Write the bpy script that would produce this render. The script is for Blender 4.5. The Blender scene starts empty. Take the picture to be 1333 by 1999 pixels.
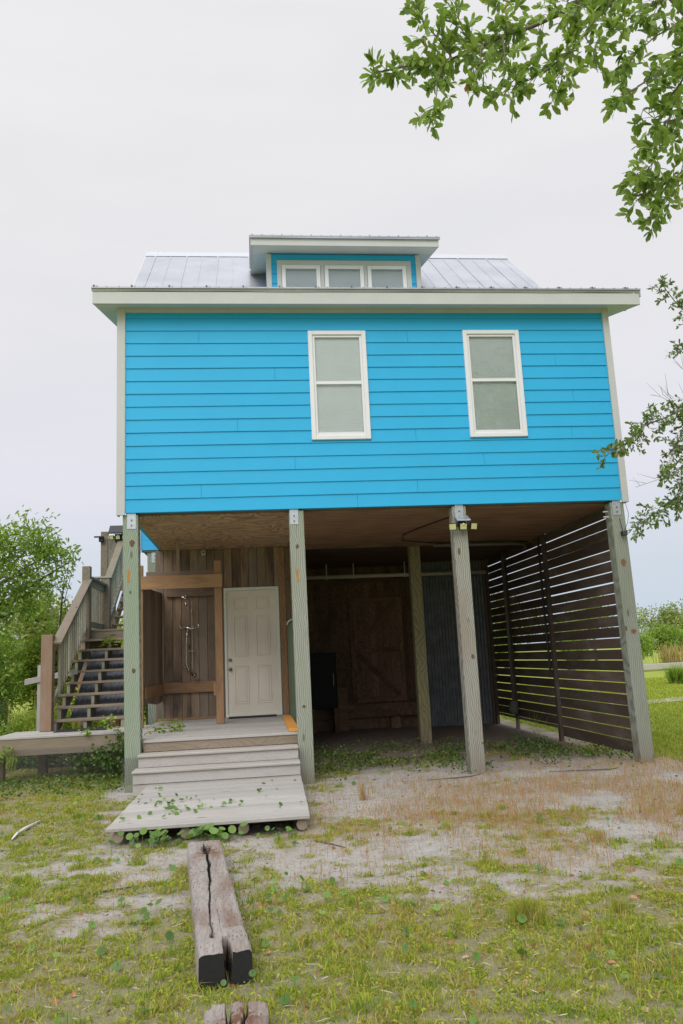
import bpy, math, random
import numpy as np
from mathutils import Vector, Matrix, noise as mnoise

# ------------------------------------------------------------------ camera, sky, sun, exposure
S = bpy.context.scene
COL = S.collection
def _cam():
    yaw, pitch, roll = 0.111238, 0.178940, -0.046906
    cy, sy, cp, sp = math.cos(yaw), math.sin(yaw), math.cos(pitch), math.sin(pitch)
    f = Vector((sy*cp, cy*cp, sp)); r = Vector((cy, -sy, 0)); u = r.cross(f)
    c, s = math.cos(roll), math.sin(roll)
    r2 = c*r + s*u; u2 = -s*r + c*u
    cd = bpy.data.cameras.new('camera'); o = bpy.data.objects.new('camera', cd); COL.objects.link(o)
    cd.sensor_fit = 'VERTICAL'; cd.sensor_height = 36; cd.lens = 36*1554.38/1999
    cd.clip_start = .05; cd.clip_end = 3000
    m = Matrix((r2, u2, -f)).transposed().to_4x4(); m.translation = Vector((1.5807, -9.9060, 1.4785))
    o.matrix_world = m; S.camera = o
_cam()
SUN_EL, SUN_AZ = math.radians(40), math.radians(200)      # azimuth clockwise from +Y: behind the viewer, a little to the left
W = bpy.data.worlds.new('World'); S.world = W; W.use_nodes = True
def _world():
    n = W.node_tree.nodes; l = W.node_tree.links; n.clear()
    sky = n.new('ShaderNodeTexSky'); sky.sky_type = 'NISHITA'; sky.sun_disc = False
    sky.sun_elevation = SUN_EL; sky.sun_rotation = SUN_AZ; sky.air_density = 1.2; sky.dust_density = 2
    tc = n.new('ShaderNodeTexCoord'); sp = n.new('ShaderNodeSeparateXYZ'); l.new(tc.outputs['Generated'], sp.inputs[0])
    cr = n.new('ShaderNodeValToRGB'); l.new(sp.outputs[2], cr.inputs[0])
    e = cr.color_ramp.elements
    e[0].position = 0; e[0].color = (5.8/26, 6.7/26, 7.8/26, 1)
    e[1].position = 1; e[1].color = (22/26, 22/26, 22.2/26, 1)
    for p, c in ((.09, (6.4, 7.1, 8.0)), (.2, (7.85, 7.85, 8.6)), (.42, (8.3, 8.25, 8.5)), (.68, (8.6, 8.55, 8.7)), (.8, (13, 13, 13.2))):
        q = cr.color_ramp.elements.new(p); q.color = tuple(v/26 for v in c) + (1,)
    mul = n.new('ShaderNodeVectorMath'); mul.operation = 'SCALE'; l.new(cr.outputs[0], mul.inputs[0]); mul.inputs[3].default_value = 26
    mp = n.new('ShaderNodeMapping'); l.new(tc.outputs['Generated'], mp.inputs[0]); mp.inputs['Scale'].default_value = (1.2, 1.2, 5)
    nz = n.new('ShaderNodeTexNoise'); l.new(mp.outputs[0], nz.inputs[0]); nz.inputs['Scale'].default_value = 2.2; nz.inputs['Detail'].default_value = 5
    r2 = n.new('ShaderNodeMapRange'); l.new(nz.outputs[0], r2.inputs[0]); r2.inputs[1].default_value = .35; r2.inputs[2].default_value = .7; r2.inputs[3].default_value = .07; r2.inputs[4].default_value = .0
    mx = n.new('ShaderNodeMix'); mx.data_type = 'RGBA'; l.new(r2.outputs[0], mx.inputs[0]); l.new(mul.outputs[0], mx.inputs[6]); l.new(sky.outputs[0], mx.inputs[7])
    bg = n.new('ShaderNodeBackground'); bg.inputs[1].default_value = .1; l.new(mx.outputs[2], bg.inputs[0])
    out = n.new('ShaderNodeOutputWorld'); l.new(bg.outputs[0], out.inputs[0])
_world()
sl = bpy.data.lights.new('sun', 'SUN'); sl.energy = 1.5; sl.angle = math.radians(38); sl.color = (1, .985, .955)
so = bpy.data.objects.new('sun', sl); COL.objects.link(so)
so.rotation_euler = Vector((-math.sin(SUN_AZ)*math.cos(SUN_EL), -math.cos(SUN_AZ)*math.cos(SUN_EL), -math.sin(SUN_EL))).to_track_quat('-Z', 'Y').to_euler()
S.view_settings.view_transform = 'Standard'; S.view_settings.look = 'None'; S.view_settings.gamma = 1
S.view_settings.exposure = 0.0
S.cycles.max_bounces = 8; S.cycles.transparent_max_bounces = 12

# ------------------------------------------------------------------ helpers
rng = random.Random(7); NR = np.random.default_rng(11)
ORG = {}
def lin(r, g, b):
    f = lambda v: (v/255)/12.92 if v/255 <= .04045 else ((v/255+.055)/1.055)**2.4
    return (f(r), f(g), f(b))
class MB:
    def __init__(s): s.v = []; s.f = []; s.r = []; s.sh = []
    def add(s, vs, fs, r=None):
        k = len(s.v); r = rng.random() if r is None else r
        s.sh.append((list(vs), list(fs), r)); s.v += [tuple(p) for p in vs]; s.f += [tuple(i+k for i in q) for q in fs]; s.r += [r]*len(fs); return s
    def box(s, x0, x1, y0, y1, z0, z1, r=None):
        v = [(x, y, z) for x in (x0, x1) for y in (y0, y1) for z in (z0, z1)]
        return s.add(v, [(0,1,3,2),(4,6,7,5),(0,4,5,1),(2,3,7,6),(0,2,6,4),(1,5,7,3)], r)
    def hexa(s, lo, hi, r=None):      # lo, hi: four points each, same winding
        return s.add(list(lo)+list(hi), [(3,2,1,0),(4,5,6,7),(0,1,5,4),(1,2,6,5),(2,3,7,6),(3,0,4,7)], r)
    def bar(s, p, q, w, h, side=None, r=None):   # beam p->q, w along side, h along the other
        p = Vector(p); q = Vector(q); d = (q-p).normalized()
        a = Vector(side).normalized() if side else d.cross(Vector((0,0,1))).normalized()
        b = d.cross(a).normalized(); a = a*w/2; b = b*h/2
        return s.hexa([p-a-b, p+a-b, p+a+b, p-a+b], [q-a-b, q+a-b, q+a+b, q-a+b], r)
    def prism(s, poly, d, r=None):    # poly: 3D points, d: extrusion vector
        n = len(poly); d = Vector(d); lo = [Vector(p) for p in poly]; hi = [p+d for p in lo]
        return s.add(lo+hi, [tuple(range(n))[::-1], tuple(range(n, 2*n))]+[(i, (i+1) % n, n+(i+1) % n, n+i) for i in range(n)], r)
    def tube(s, pts, rad, n=8, r=None, cap=True):
        pts = [Vector(p) for p in pts]; rad = rad if isinstance(rad, (list, tuple)) else [rad]*len(pts)
        vs = []; a = None
        for i, p in enumerate(pts):
            d = (pts[min(i+1, len(pts)-1)]-pts[max(i-1, 0)]).normalized()
            if a is None:
                a = d.cross(Vector((.3, .2, 1))); a = a if a.length > .05 else d.cross(Vector((1, 0, 0)))
            a = (a-d*a.dot(d)).normalized(); b = d.cross(a)
            vs += [p+(a*math.cos(t)+b*math.sin(t))*rad[i] for t in [2*math.pi*k/n for k in range(n)]]
        fs = [(i*n+k, i*n+(k+1) % n, (i+1)*n+(k+1) % n, (i+1)*n+k) for i in range(len(pts)-1) for k in range(n)]
        if cap: fs += [tuple(range(n))[::-1], tuple(range((len(pts)-1)*n, len(pts)*n))]
        return s.add(vs, fs, r)
    def build(s, name, mat, parent=None, bevel=0, smooth=False, split=False):
        if split:
            for q in s.sh: o = MB().add(*q).build(name, mat, parent, bevel, smooth)
            return o
        o0 = ORG.get(parent.name, Vector((0,0,0))) if parent else Vector((0,0,0))
        me = bpy.data.meshes.new(name); me.from_pydata([(x-o0[0], y-o0[1], z-o0[2]) for x, y, z in s.v], [], s.f)
        at = me.attributes.new('rnd', 'FLOAT', 'FACE'); at.data.foreach_set('value', s.r)
        me.materials.append(mat); me.update()
        if smooth: me.polygons.foreach_set('use_smooth', [True]*len(me.polygons))
        o = bpy.data.objects.new(name, me); COL.objects.link(o); o.parent = parent; ORG[o.name] = Vector(o0)
        if bevel:
            m = o.modifiers.new('bevel', 'BEVEL'); m.width = bevel; m.segments = 1; m.limit_method = 'ANGLE'; m.harden_normals = False
        return o
def tag(o, label=None, cat=None, group=None, kind=None):
    for k, v in (('label', label), ('category', cat), ('group', group), ('kind', kind)):
        if v: o[k] = v
    return o
def thing(name, loc, label, cat, group=None):
    o = bpy.data.objects.new(name, None); COL.objects.link(o); o.location = loc; o.empty_display_size = .1
    ORG[o.name] = Vector(loc); return tag(o, label, cat, group)
def tris(name, V, F, mat, parent=None, rnd=None, smooth=False):   # fast numpy triangle mesh
    o0 = ORG.get(parent.name, Vector((0,0,0))) if parent else Vector((0,0,0))
    V = np.asarray(V, np.float32)-np.array(o0, np.float32); F = np.asarray(F, np.int32)
    me = bpy.data.meshes.new(name); me.vertices.add(len(V)); me.vertices.foreach_set('co', V.ravel())
    me.loops.add(F.size); me.loops.foreach_set('vertex_index', F.ravel())
    me.polygons.add(len(F)); me.polygons.foreach_set('loop_start', np.arange(0, F.size, 3, dtype=np.int32))
    me.update(calc_edges=True); me.validate()
    if rnd is not None:
        at = me.attributes.new('rnd', 'FLOAT', 'FACE'); at.data.foreach_set('value', np.asarray(rnd, np.float32))
    me.materials.append(mat)
    if smooth: me.polygons.foreach_set('use_smooth', np.ones(len(F), bool))
    o = bpy.data.objects.new(name, me); COL.objects.link(o); o.parent = parent; ORG[o.name] = Vector(o0)
    return o

# ------------------------------------------------------------------ materials
class NT:
    def __init__(s, name):
        s.m = bpy.data.materials.new(name); s.m.use_nodes = True; s.t = s.m.node_tree; s.n = s.t.nodes; s.l = s.t.links
        s.b = s.n['Principled BSDF']; s.out = s.n['Material Output']
    def node(s, t, **k):
        x = s.n.new('ShaderNode'+t)
        for a, v in k.items(): setattr(x, a, v)
        return x
    def put(s, sock, v):
        if hasattr(v, 'is_output') or isinstance(v, bpy.types.NodeSocket): s.l.new(v, sock)
        else: sock.default_value = v
    def math(s, op, a, b=0, clamp=False):
        x = s.node('Math', operation=op, use_clamp=clamp); s.put(x.inputs[0], a); s.put(x.inputs[1], b); return x.outputs[0]
    def mix(s, f, a, b, mode='MIX'):
        x = s.node('Mix', data_type='RGBA', blend_type=mode); s.put(x.inputs[0], f)
        for i, v in ((6, a), (7, b)): s.put(x.inputs[i], v if isinstance(v, bpy.types.NodeSocket) else tuple(v)[:3]+(1,))
        return x.outputs[2]
    def rng(s, v, a, b, c=0, d=1):
        x = s.node('MapRange'); s.put(x.inputs[0], v)
        for i, q in enumerate((a, b, c, d)): x.inputs[i+1].default_value = q
        return x.outputs[0]
    def noise(s, vec, sc, det=3, rough=.5, dist=0):
        x = s.node('TexNoise'); s.put(x.inputs['Vector'], vec); x.inputs['Scale'].default_value = sc; x.inputs['Detail'].default_value = det
        x.inputs['Roughness'].default_value = rough; x.inputs['Distortion'].default_value = dist; return x.outputs[0]
    def comb(s, x, y, z):
        c = s.node('CombineXYZ')
        for i, v in enumerate((x, y, z)): s.put(c.inputs[i], v)
        return c.outputs[0]
    def bump(s, h, st, d=.01):
        x = s.node('Bump'); x.inputs['Strength'].default_value = st; x.inputs['Distance'].default_value = d; s.put(x.inputs['Height'], h)
        s.l.new(x.outputs[0], s.b.inputs['Normal'])
    def rnd(s): return s.node('Attribute', attribute_name='rnd').outputs['Fac']
    def col(s, c): s.put(s.b.inputs['Base Color'], c if isinstance(c, bpy.types.NodeSocket) else tuple(c)[:3]+(1,))
    def obj(s): return s.node('TexCoord').outputs['Object']

def plain(name, c, rough=.5, metal=0, var=.06, nscale=3, spec=.5, bump=0):
    t = NT(name); o = t.obj(); n = t.noise(o, nscale, 5, .6)
    t.col(t.mix(t.rng(n, .3, .7), [v*(1-var) for v in c], [min(1, v*(1+var)) for v in c]))
    t.b.inputs['Roughness'].default_value = rough; t.b.inputs['Metallic'].default_value = metal
    t.b.inputs['Specular IOR Level'].default_value = spec
    if bump: t.bump(t.noise(o, 60, 3), bump, .003)
    return t.m

def wood(name, ax, light, dark, stain=None, ring=16, amp=.09, ringmix=.55, rv=.25, stain_amt=.6, knots=True, bump=.35, tone=None, cut=(.06, .09), lowbrown=False):
    t = NT(name); o = t.obj(); sp = t.node('SeparateXYZ'); t.l.new(o, sp.inputs[0]); x, y, z = sp.outputs
    A, B, L = {'x': (y, z, x), 'y': (x, z, y), 'z': (x, y, z)}[ax]
    r = t.rnd(); r7 = t.math('MULTIPLY', r, 37.3)
    La = t.comb(r7, 0, t.math('MULTIPLY', L, 1.1))
    nn = t.node('TexNoise'); t.l.new(La, nn.inputs['Vector']); nn.inputs['Scale'].default_value = 1; nn.inputs['Detail'].default_value = 2
    s2 = t.node('SeparateColor'); t.l.new(nn.outputs['Color'], s2.inputs[0])
    oa = t.math('MULTIPLY', t.math('SUBTRACT', s2.outputs[0], .5), amp*6); ob = t.math('MULTIPLY', t.math('SUBTRACT', s2.outputs[1], .5), amp*6)
    a2 = t.math('ADD', t.math('ADD', A, oa), cut[0]); b2 = t.math('ADD', t.math('ADD', B, ob), cut[1])
    rad = t.math('SQRT', t.math('ADD', t.math('MULTIPLY', a2, a2), t.math('MULTIPLY', b2, b2)))
    wob = t.math('MULTIPLY', t.noise(t.comb(t.math('MULTIPLY', A, 14), t.math('MULTIPLY', B, 14), t.math('ADD', t.math('MULTIPLY', L, 3), r7)), 1, 3), .035)
    ph = t.math('MULTIPLY', t.math('ADD', rad, wob), ring*6.283*4)
    wv = t.math('MULTIPLY', t.math('ADD', t.math('SINE', ph), 1), .5)
    wv = t.math('POWER', wv, 2.2)
    fine = t.noise(t.comb(t.math('MULTIPLY', A, 170), t.math('MULTIPLY', B, 170), t.math('ADD', t.math('MULTIPLY', L, 5), r7)), 1, 4, .65)
    big = t.noise(t.comb(t.math('ADD', t.math('MULTIPLY', A, 4), r7), t.math('MULTIPLY', B, 4), t.math('MULTIPLY', L, 1.1)), 1, 4, .6)
    g = t.math('ADD', t.math('MULTIPLY', wv, ringmix), t.math('MULTIPLY', t.rng(fine, .3, .75), 1-ringmix))
    c = t.mix(g, light, dark)
    if stain is not None: c = t.mix(t.math('MULTIPLY', t.rng(big, .48, .72), stain_amt), c, stain)
    hgt = g
    if knots:
        vo = t.node('TexVoronoi'); t.l.new(t.comb(t.math('ADD', t.math('MULTIPLY', A, 5), r7), t.math('MULTIPLY', B, 5), t.math('MULTIPLY', L, 1.7)), vo.inputs['Vector']); vo.inputs['Scale'].default_value = 1; vo.inputs['Randomness'].default_value = 1
        k = t.rng(vo.outputs['Distance'], .06, .11, 1, 0); c = t.mix(t.math('MULTIPLY', k, .75), c, [v*.45 for v in (dark if stain is None else stain)])
    br = t.rng(r, 0, 1, 1-rv, 1+rv)
    vm = t.node('VectorMath', operation='SCALE'); t.l.new(c, vm.inputs[0]); t.l.new(br, vm.inputs[3]); c = vm.outputs[0]
    if lowbrown: c = t.mix(t.math('MULTIPLY', t.rng(t.math('ADD', z, t.math('MULTIPLY', fine, .25)), .12, .55, 1, 0), .55), c, (.2,.165,.12))  # colour mixed towards brown near the base
    if tone: c = t.mix(t.math('MULTIPLY', t.rng(t.math('FRACT', t.math('MULTIPLY', r, 7.77)), .3, 1), .5), c, tone)
    t.col(c); t.b.inputs['Roughness'].default_value = .82; t.b.inputs['Specular IOR Level'].default_value = .25
    if bump: t.bump(t.math('MULTIPLY', g, -1), bump, .004)
    return t.m
def woods(name, *a, **k): return {ax: wood(name+'_'+ax, ax, *a, **k) for ax in 'xyz'}

POST = [wood('treated_post_'+str(i), 'z', l, d, s_, ring=10, ringmix=.7, rv=.0, amp=.07, stain_amt=.6, knots=True, lowbrown=True) for i, (l, d, s_) in enumerate((
    ((.355,.405,.325), (.19,.235,.17), (.23,.34,.19)), ((.40,.42,.36), (.155,.165,.12), (.26,.3,.2)), ((.40,.40,.355), (.165,.16,.125), (.28,.2,.145)), ((.36,.385,.33), (.19,.205,.16), (.24,.25,.18)), ((.30,.28,.15), (.17,.155,.085), (.2,.13,.08))))]
GREY = woods('weathered_deck', (.52,.495,.465), (.34,.31,.285), (.38,.325,.275), ring=15, rv=.11, stain_amt=.5, tone=(.44,.43,.425), ringmix=.14, bump=.25)
STAIRW = woods('stair_timber', (.36,.29,.225), (.2,.155,.115), (.2,.17,.1), ring=13, rv=.13, stain_amt=.6, ringmix=.3)
BALU = woods('baluster_timber', (.43,.40,.33), (.27,.25,.195), (.2,.22,.13), ring=15, rv=.22, stain_amt=.8, knots=False)
CEDAR = woods('cedar_boards', (.31,.215,.15), (.16,.105,.07), (.07,.058,.052), ring=12, rv=.3, stain_amt=.95, tone=(.31,.265,.22), ringmix=.25)
CEDARL = woods('cedar_beams', (.42,.255,.145), (.25,.135,.07), (.15,.09,.055), ring=11, rv=.15, stain_amt=.75, ringmix=.35)
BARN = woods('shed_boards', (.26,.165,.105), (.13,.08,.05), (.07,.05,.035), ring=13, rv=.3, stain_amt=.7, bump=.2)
SLAT = woods('screen_slats', (.155,.112,.09), (.08,.057,.045), (.25,.22,.205), ring=13, rv=.3, stain_amt=.6, ringmix=.25)
TIE = woods('old_timber', (.46,.42,.39), (.25,.215,.19), (.2,.115,.075), ring=9, rv=.05, stain_amt=.8, bump=.9, ringmix=.12, knots=False)
def incise(m):       # rows of small dark incisions left by the pressure treatment
    n = m.node_tree.nodes; l = m.node_tree.links; b = n['Principled BSDF']; tc = n.new('ShaderNodeTexCoord'); mp = n.new('ShaderNodeMapping'); mp.inputs['Scale'].default_value = (52, 17, 0); l.new(tc.outputs['Object'], mp.inputs[0])
    v = n.new('ShaderNodeTexVoronoi'); v.inputs['Scale'].default_value = 1; v.inputs['Randomness'].default_value = .45; l.new(mp.outputs[0], v.inputs['Vector'])
    r = n.new('ShaderNodeMapRange'); l.new(v.outputs['Distance'], r.inputs[0]); r.inputs[1].default_value = .12; r.inputs[2].default_value = .24; r.inputs[3].default_value = .8; r.inputs[4].default_value = 0
    mx = n.new('ShaderNodeMix'); mx.data_type = 'RGBA'; l.new(r.outputs[0], mx.inputs[0]); src = b.inputs['Base Color'].links[0].from_socket; l.new(src, mx.inputs[6]); mx.inputs[7].default_value = (.07, .055, .045, 1); 
    last = mx.outputs[2]
    for nm, c in (('stain', (.17, .085, .05, 1)), ('crack_shade', (.03, .02, .015, 1))):
        a = n.new('ShaderNodeAttribute'); a.attribute_name = nm; m2 = n.new('ShaderNodeMix'); m2.data_type = 'RGBA'; l.new(a.outputs['Fac'], m2.inputs[0]); l.new(last, m2.inputs[6]); m2.inputs[7].default_value = c; last = m2.outputs[2]
    l.new(last, b.inputs['Base Color'])
incise(TIE['y'])
def plymat(name, light, dark, sc, k, seed):      # rotary cut plywood: contour-like swirls
    t = NT(name); o = t.obj(); mp = t.node('Mapping'); t.l.new(o, mp.inputs[0]); mp.inputs['Scale'].default_value = sc; mp.inputs['Location'].default_value = (seed, seed*.7, 0)
    n = t.noise(mp.outputs[0], 1, 2.5, .45, .6); w = t.math('MULTIPLY', t.math('ADD', t.math('SINE', t.math('MULTIPLY', n, k)), 1), .5); w = t.math('POWER', w, 1.6)
    mp2 = t.node('Mapping'); t.l.new(o, mp2.inputs[0]); mp2.inputs['Scale'].default_value = (sc[0]*9, sc[1]*60, 1); f = t.noise(mp2.outputs[0], 1, 4, .7); big = t.noise(o, 1.1, 5, .6)
    g = t.math('ADD', t.math('MULTIPLY', w, .6), t.math('MULTIPLY', t.rng(f, .3, .7), .4)); c = t.mix(g, light, dark); c = t.mix(t.math('MULTIPLY', t.rng(big, .5, .7), .45), c, [v*.55 for v in light])
    t.col(c); t.b.inputs['Roughness'].default_value = .85; t.b.inputs['Specular IOR Level'].default_value = .2; return t.m
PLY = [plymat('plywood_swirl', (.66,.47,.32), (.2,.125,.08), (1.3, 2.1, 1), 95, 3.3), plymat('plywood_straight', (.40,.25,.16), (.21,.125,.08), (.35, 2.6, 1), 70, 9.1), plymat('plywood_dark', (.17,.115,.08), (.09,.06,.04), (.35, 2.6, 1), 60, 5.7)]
PINE = wood('fresh_pine_board', 'y', (.75,.36,.09), (.58,.25,.05), None, ring=14, rv=0, knots=False)
BLUE = plain('blue_lap_siding', (.030,.43,.76), .55, var=.035, nscale=1.2, spec=.3, bump=.12)
CREAM = plain('cream_trim_paint', (.55,.56,.55), .5, var=.04, spec=.3)
SOFF = plain('soffit_paint', (.60,.63,.55), .6, var=.04, spec=.2)
WHITE = plain('white_vinyl_frame', (.79,.795,.82), .35, var=.02)
DOORP = plain('door_paint', (.78,.71,.61), .45, var=.07, nscale=2, spec=.35)
BLIND = plain('window_blind', (.90,.95,.945), .7, var=.03)
GALV = plain('galvanized_steel', (.5,.53,.57), .45, .75, var=.12, nscale=30)
BOLT = plain('bolt_steel', (.2,.21,.23), .4, .9)
MESHW = plain('dull_wire', (.16,.16,.15), .6, .3)
CLOS = plain('dark_closure', (.13,.125,.12), .8)
CHROME = plain('chrome', (.7,.7,.72), .12, 1)
BLACKP = plain('black_plastic', (.015,.015,.017), .5)
DARK = plain('dark_cabinet', (.006,.0065,.009), .7)
NICKEL = plain('aged_nickel', (.25,.22,.18), .35, .9)
PIPE = plain('grey_pipe', (.66,.62,.52), .5)
PIPED = plain('dark_pipe', (.14,.135,.12), .5)
JAMB = plain('door_frame_paint', (.74,.77,.70), .4, var=.04)
PVC = plain('white_pvc', (.75,.75,.72), .4)
RUST = plain('orange_rust', (.5,.2,.04), .8, var=.25, nscale=40)
RUBBER = plain('rubber_mat', (.02,.02,.022), .8)
CONC = plain('concrete_block', (.11,.105,.09), .9, var=.15, nscale=20)
GREENP = plain('green_plastic', (.10,.13,.075), .5, var=.1)
PALE = plain('pale_rim', (.4,.43,.36), .5)
BARK = plain('tree_bark', (.16,.13,.10), .9, var=.35, nscale=25, bump=.8)
TWIG = plain('twig_bark', (.13,.10,.08), .9, var=.3, nscale=40)
GLASSL = plain('lamp_lens', (.62,.62,.28), .2, var=.03)
def metal_roof():
    t = NT('metal_roofing'); o = t.obj(); n = t.noise(o, 1.5, 5, .6); n2 = t.noise(o, 40, 3)
    c = t.mix(t.rng(n, .35, .7), (.35,.365,.42), (.45,.465,.52)); c = t.mix(t.math('MULTIPLY', t.rng(n2, .55, .8), .2), c, (.4,.35,.3))
    t.col(c); t.b.inputs['Metallic'].default_value = .35; t.b.inputs['Roughness'].default_value = .45; t.bump(n, .15, .02); return t.m
ROOF = metal_roof()
CORR = plain('corrugated_steel', (.19,.2,.215), .5, .5, var=.2, nscale=6)
CORRD = plain('dark_corrugated_sheet', (.24,.25,.29), .55, .1, var=.3, nscale=8)
def pane():
    t = NT('window_glass'); t.n.remove(t.b); tr = t.node('BsdfTransparent'); gl = t.node('BsdfGlossy'); gl.inputs['Roughness'].default_value = .02
    gl.inputs[0].default_value = (.95, .97, 1, 1); tr.inputs[0].default_value = (.97, .98, .975, 1)
    fr = t.node('Fresnel'); fr.inputs[0].default_value = 1.5; mx = t.node('MixShader'); t.l.new(fr.outputs[0], mx.inputs[0]); t.l.new(tr.outputs[0], mx.inputs[1]); t.l.new(gl.outputs[0], mx.inputs[2])
    t.l.new(mx.outputs[0], t.out.inputs[0]); return t.m
GLASS = pane()
def leafmat(name, stops, trans=.35, rough=.5, spec=.4):
    t = NT(name); cr = t.node('ValToRGB'); t.l.new(t.rnd(), cr.inputs[0]); e = cr.color_ramp.elements
    e[0].position, e[0].color = stops[0][0], tuple(stops[0][1])+(1,); e[1].position, e[1].color = stops[-1][0], tuple(stops[-1][1])+(1,)
    for p, c in stops[1:-1]: q = e.new(p); q.color = tuple(c)+(1,)
    t.l.new(cr.outputs[0], t.b.inputs['Base Color']); t.b.inputs['Roughness'].default_value = rough; t.b.inputs['Specular IOR Level'].default_value = spec
    tl = t.node('BsdfTranslucent'); t.l.new(t.mix(.5, cr.outputs[0], (.35,.55,.05)), tl.inputs[0])
    mx = t.node('MixShader'); mx.inputs[0].default_value = trans; t.l.new(t.b.outputs[0], mx.inputs[1]); t.l.new(tl.outputs[0], mx.inputs[2]); t.l.new(mx.outputs[0], t.out.inputs[0])
    return t.m
OAKLEAF = leafmat('oak_leaf', [(0, (.12,.2,.04)), (.5, (.24,.35,.07)), (.93, (.42,.52,.13)), (.97, (.35,.13,.03)), (1, (.4,.1,.02))], .38)
OAKLEAF2 = leafmat('oak_leaf_dark', [(0, (.09,.14,.045)), (.5, (.17,.24,.075)), (1, (.3,.36,.12))], .25)
SHRUB = leafmat('shrub_leaf', [(0, (.12,.21,.035)), (.5, (.25,.37,.055)), (1, (.5,.6,.12))], .42)
SHRUBY = leafmat('yellow_green_leaf', [(0, (.13,.2,.02)), (.6, (.26,.34,.03)), (1, (.4,.45,.06))], .3)
SHRUBD = leafmat('dark_leaf', [(0, (.035,.075,.018)), (.6, (.075,.14,.028)), (1, (.15,.23,.04))], .2)
FARLEAF = leafmat('far_leaf', [(0, (.17,.22,.07)), (.6, (.33,.38,.10)), (1, (.48,.50,.18))], .2)
PENNY = leafmat('pennywort_leaf', [(0, (.06,.13,.02)), (.7, (.13,.25,.04)), (1, (.22,.34,.07))], .2, .35)
GRASS = leafmat('grass_blade', [(0, (.15,.25,.02)), (.35, (.34,.40,.025)), (.62, (.46,.46,.05)), (.78, (.48,.38,.13)), (.92, (.46,.30,.14)), (1, (.42,.25,.11))], .3)
SORREL = leafmat('sorrel_stalk', [(0, (.32,.38,.07)), (.3, (.44,.34,.10)), (.65, (.46,.23,.08)), (1, (.40,.13,.05))], .15)
TAN = leafmat('plume_grass_blade', [(0, (.4,.34,.1)), (1, (.6,.42,.2))], .2)
FALLEN = leafmat('fallen_leaf', [(0, (.3,.15,.07)), (.6, (.45,.2,.1)), (1, (.5,.35,.22))], .05)
STRAW = leafmat('dry_straw', [(0, (.28,.2,.12)), (.6, (.45,.36,.22)), (1, (.6,.54,.42))], .0)
LITTER = leafmat('litter', [(0, (.1,.07,.05)), (1, (.35,.28,.2))], .0)
# ------------------------------------------------------------------ the house
F0 = 3.34
def lapmat():
    t = NT('blue_lap_wall'); o = t.obj(); sp = t.node('SeparateXYZ'); t.l.new(o, sp.inputs[0])
    t.col((.030,.43,.76)); t.b.inputs['Roughness'].default_value = .55
    t.bump(t.math('SUBTRACT', 1, t.math('FRACT', t.math('DIVIDE', t.math('SUBTRACT', sp.outputs[2], F0), .1705))), 1, .012); return t.m
LAP = lapmat()
H = thing('house', (3.2, 0, 0), 'bright blue lap sided house raised on tall square timber posts', 'house')
WIN = [(2.347, 3.116), (4.433, 5.213)]; WZ = (4.227, 5.715)
m = MB()
joints = {0: [2.9], 1: [.93, 3.69], 3: [2.12, 4.6], 5: [3.71, 2.93+2.9], 6: [1.4], 8: [5.9], 10: [1.9], 11: [5.7], 13: [.93, 3.68], 15: [1.7]}
for k in range(16):
    z0 = F0+.1705*k; z1 = min(z0+.1705+.012, 5.985)
    spans = [(0.0, 6.42)]
    if z1 > WZ[0]+.01 and z0 < WZ[1]-.01: spans = [(0, WIN[0][0]), (WIN[0][1], WIN[1][0]), (WIN[1][1], 6.42)]
    def cutz(a, b):      # boards beside a window run on; those crossing its head or sill are notched by stopping short
        return a, b
    segs = []
    for a, b in spans:
        xs = [a]+[j for j in joints.get(k, []) if a+.05 < j < b-.05]+[b]
        segs += [(xs[i]+(.0015 if i else 0), xs[i+1]-(.0015 if i < len(xs)-2 else 0)) for i in range(len(xs)-1)]
    dy = rng.uniform(-.0012, .0012)
    for a, b in segs:
        za, zb = z0+.0025*math.sin(a*1.7+k*2.1)*(a > .1), z0+.0025*math.sin(b*1.7+k*2.1)*(b < 6.3)
        m.hexa([(a, -.0165+dy, za), (b, -.0165+dy, zb), (b, .02, zb), (a, .02, za)], [(a, -.003, z1), (b, -.003, z1), (b, .02, z1), (a, .02, z1)])
# short infill pieces above and below the windows
for (a, b) in WIN:
    for z0, z1 in ((F0+.1705*5, WZ[0]), (WZ[1], F0+.1705*14)):
        m.prism([(a, .02, z0), (a, -.014, z0), (a, -.004, z1+.01), (a, .02, z1+.01)], (b-a, 0, 0))
for x0, x1, z0, z1 in ((0, WIN[0][0], F0, 6.05), (WIN[0][1], WIN[1][0], F0, 6.05), (WIN[1][1], 6.42, F0, 6.05), (WIN[0][0], WIN[0][1], F0, WZ[0]), (WIN[0][0], WIN[0][1], WZ[1], 6.05), (WIN[1][0], WIN[1][1], F0, WZ[0]), (WIN[1][0], WIN[1][1], WZ[1], 6.05)):
    m.box(x0, x1, .021, .08, z0+.002, z1)
m.build('front_siding', BLUE, H)
for nm, X in (('left', 0), ('right', 6.36)):
    m = MB(); m.prism([(X, .082, F0+.002), (X, 3.4, F0+.002), (X, 3.4, 8.0), (X, 1.8, 6.6), (X, .082, 6.06)], (.06, 0, 0)); m.build('side_wall', LAP, H)
m = MB()
m.box(-.285, -.002, 3.38, 3.42, F0+.005, 7.3); m.box(6.425, 6.7, 3.38, 3.42, F0+.005, 7.3)
for X in (-.285, 6.64): m.prism([(X, 3.421, F0+.005), (X, 7.9, F0+.005), (X, 7.9, 6.62), (X, 4.9, 9.25), (X, 3.421, 7.95)], (.06, 0, 0))
m.box(-.225, 6.64, 7.84, 7.9, F0+.005, 6.6); m.build('rear_wall', LAP, H, split=True)
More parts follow.
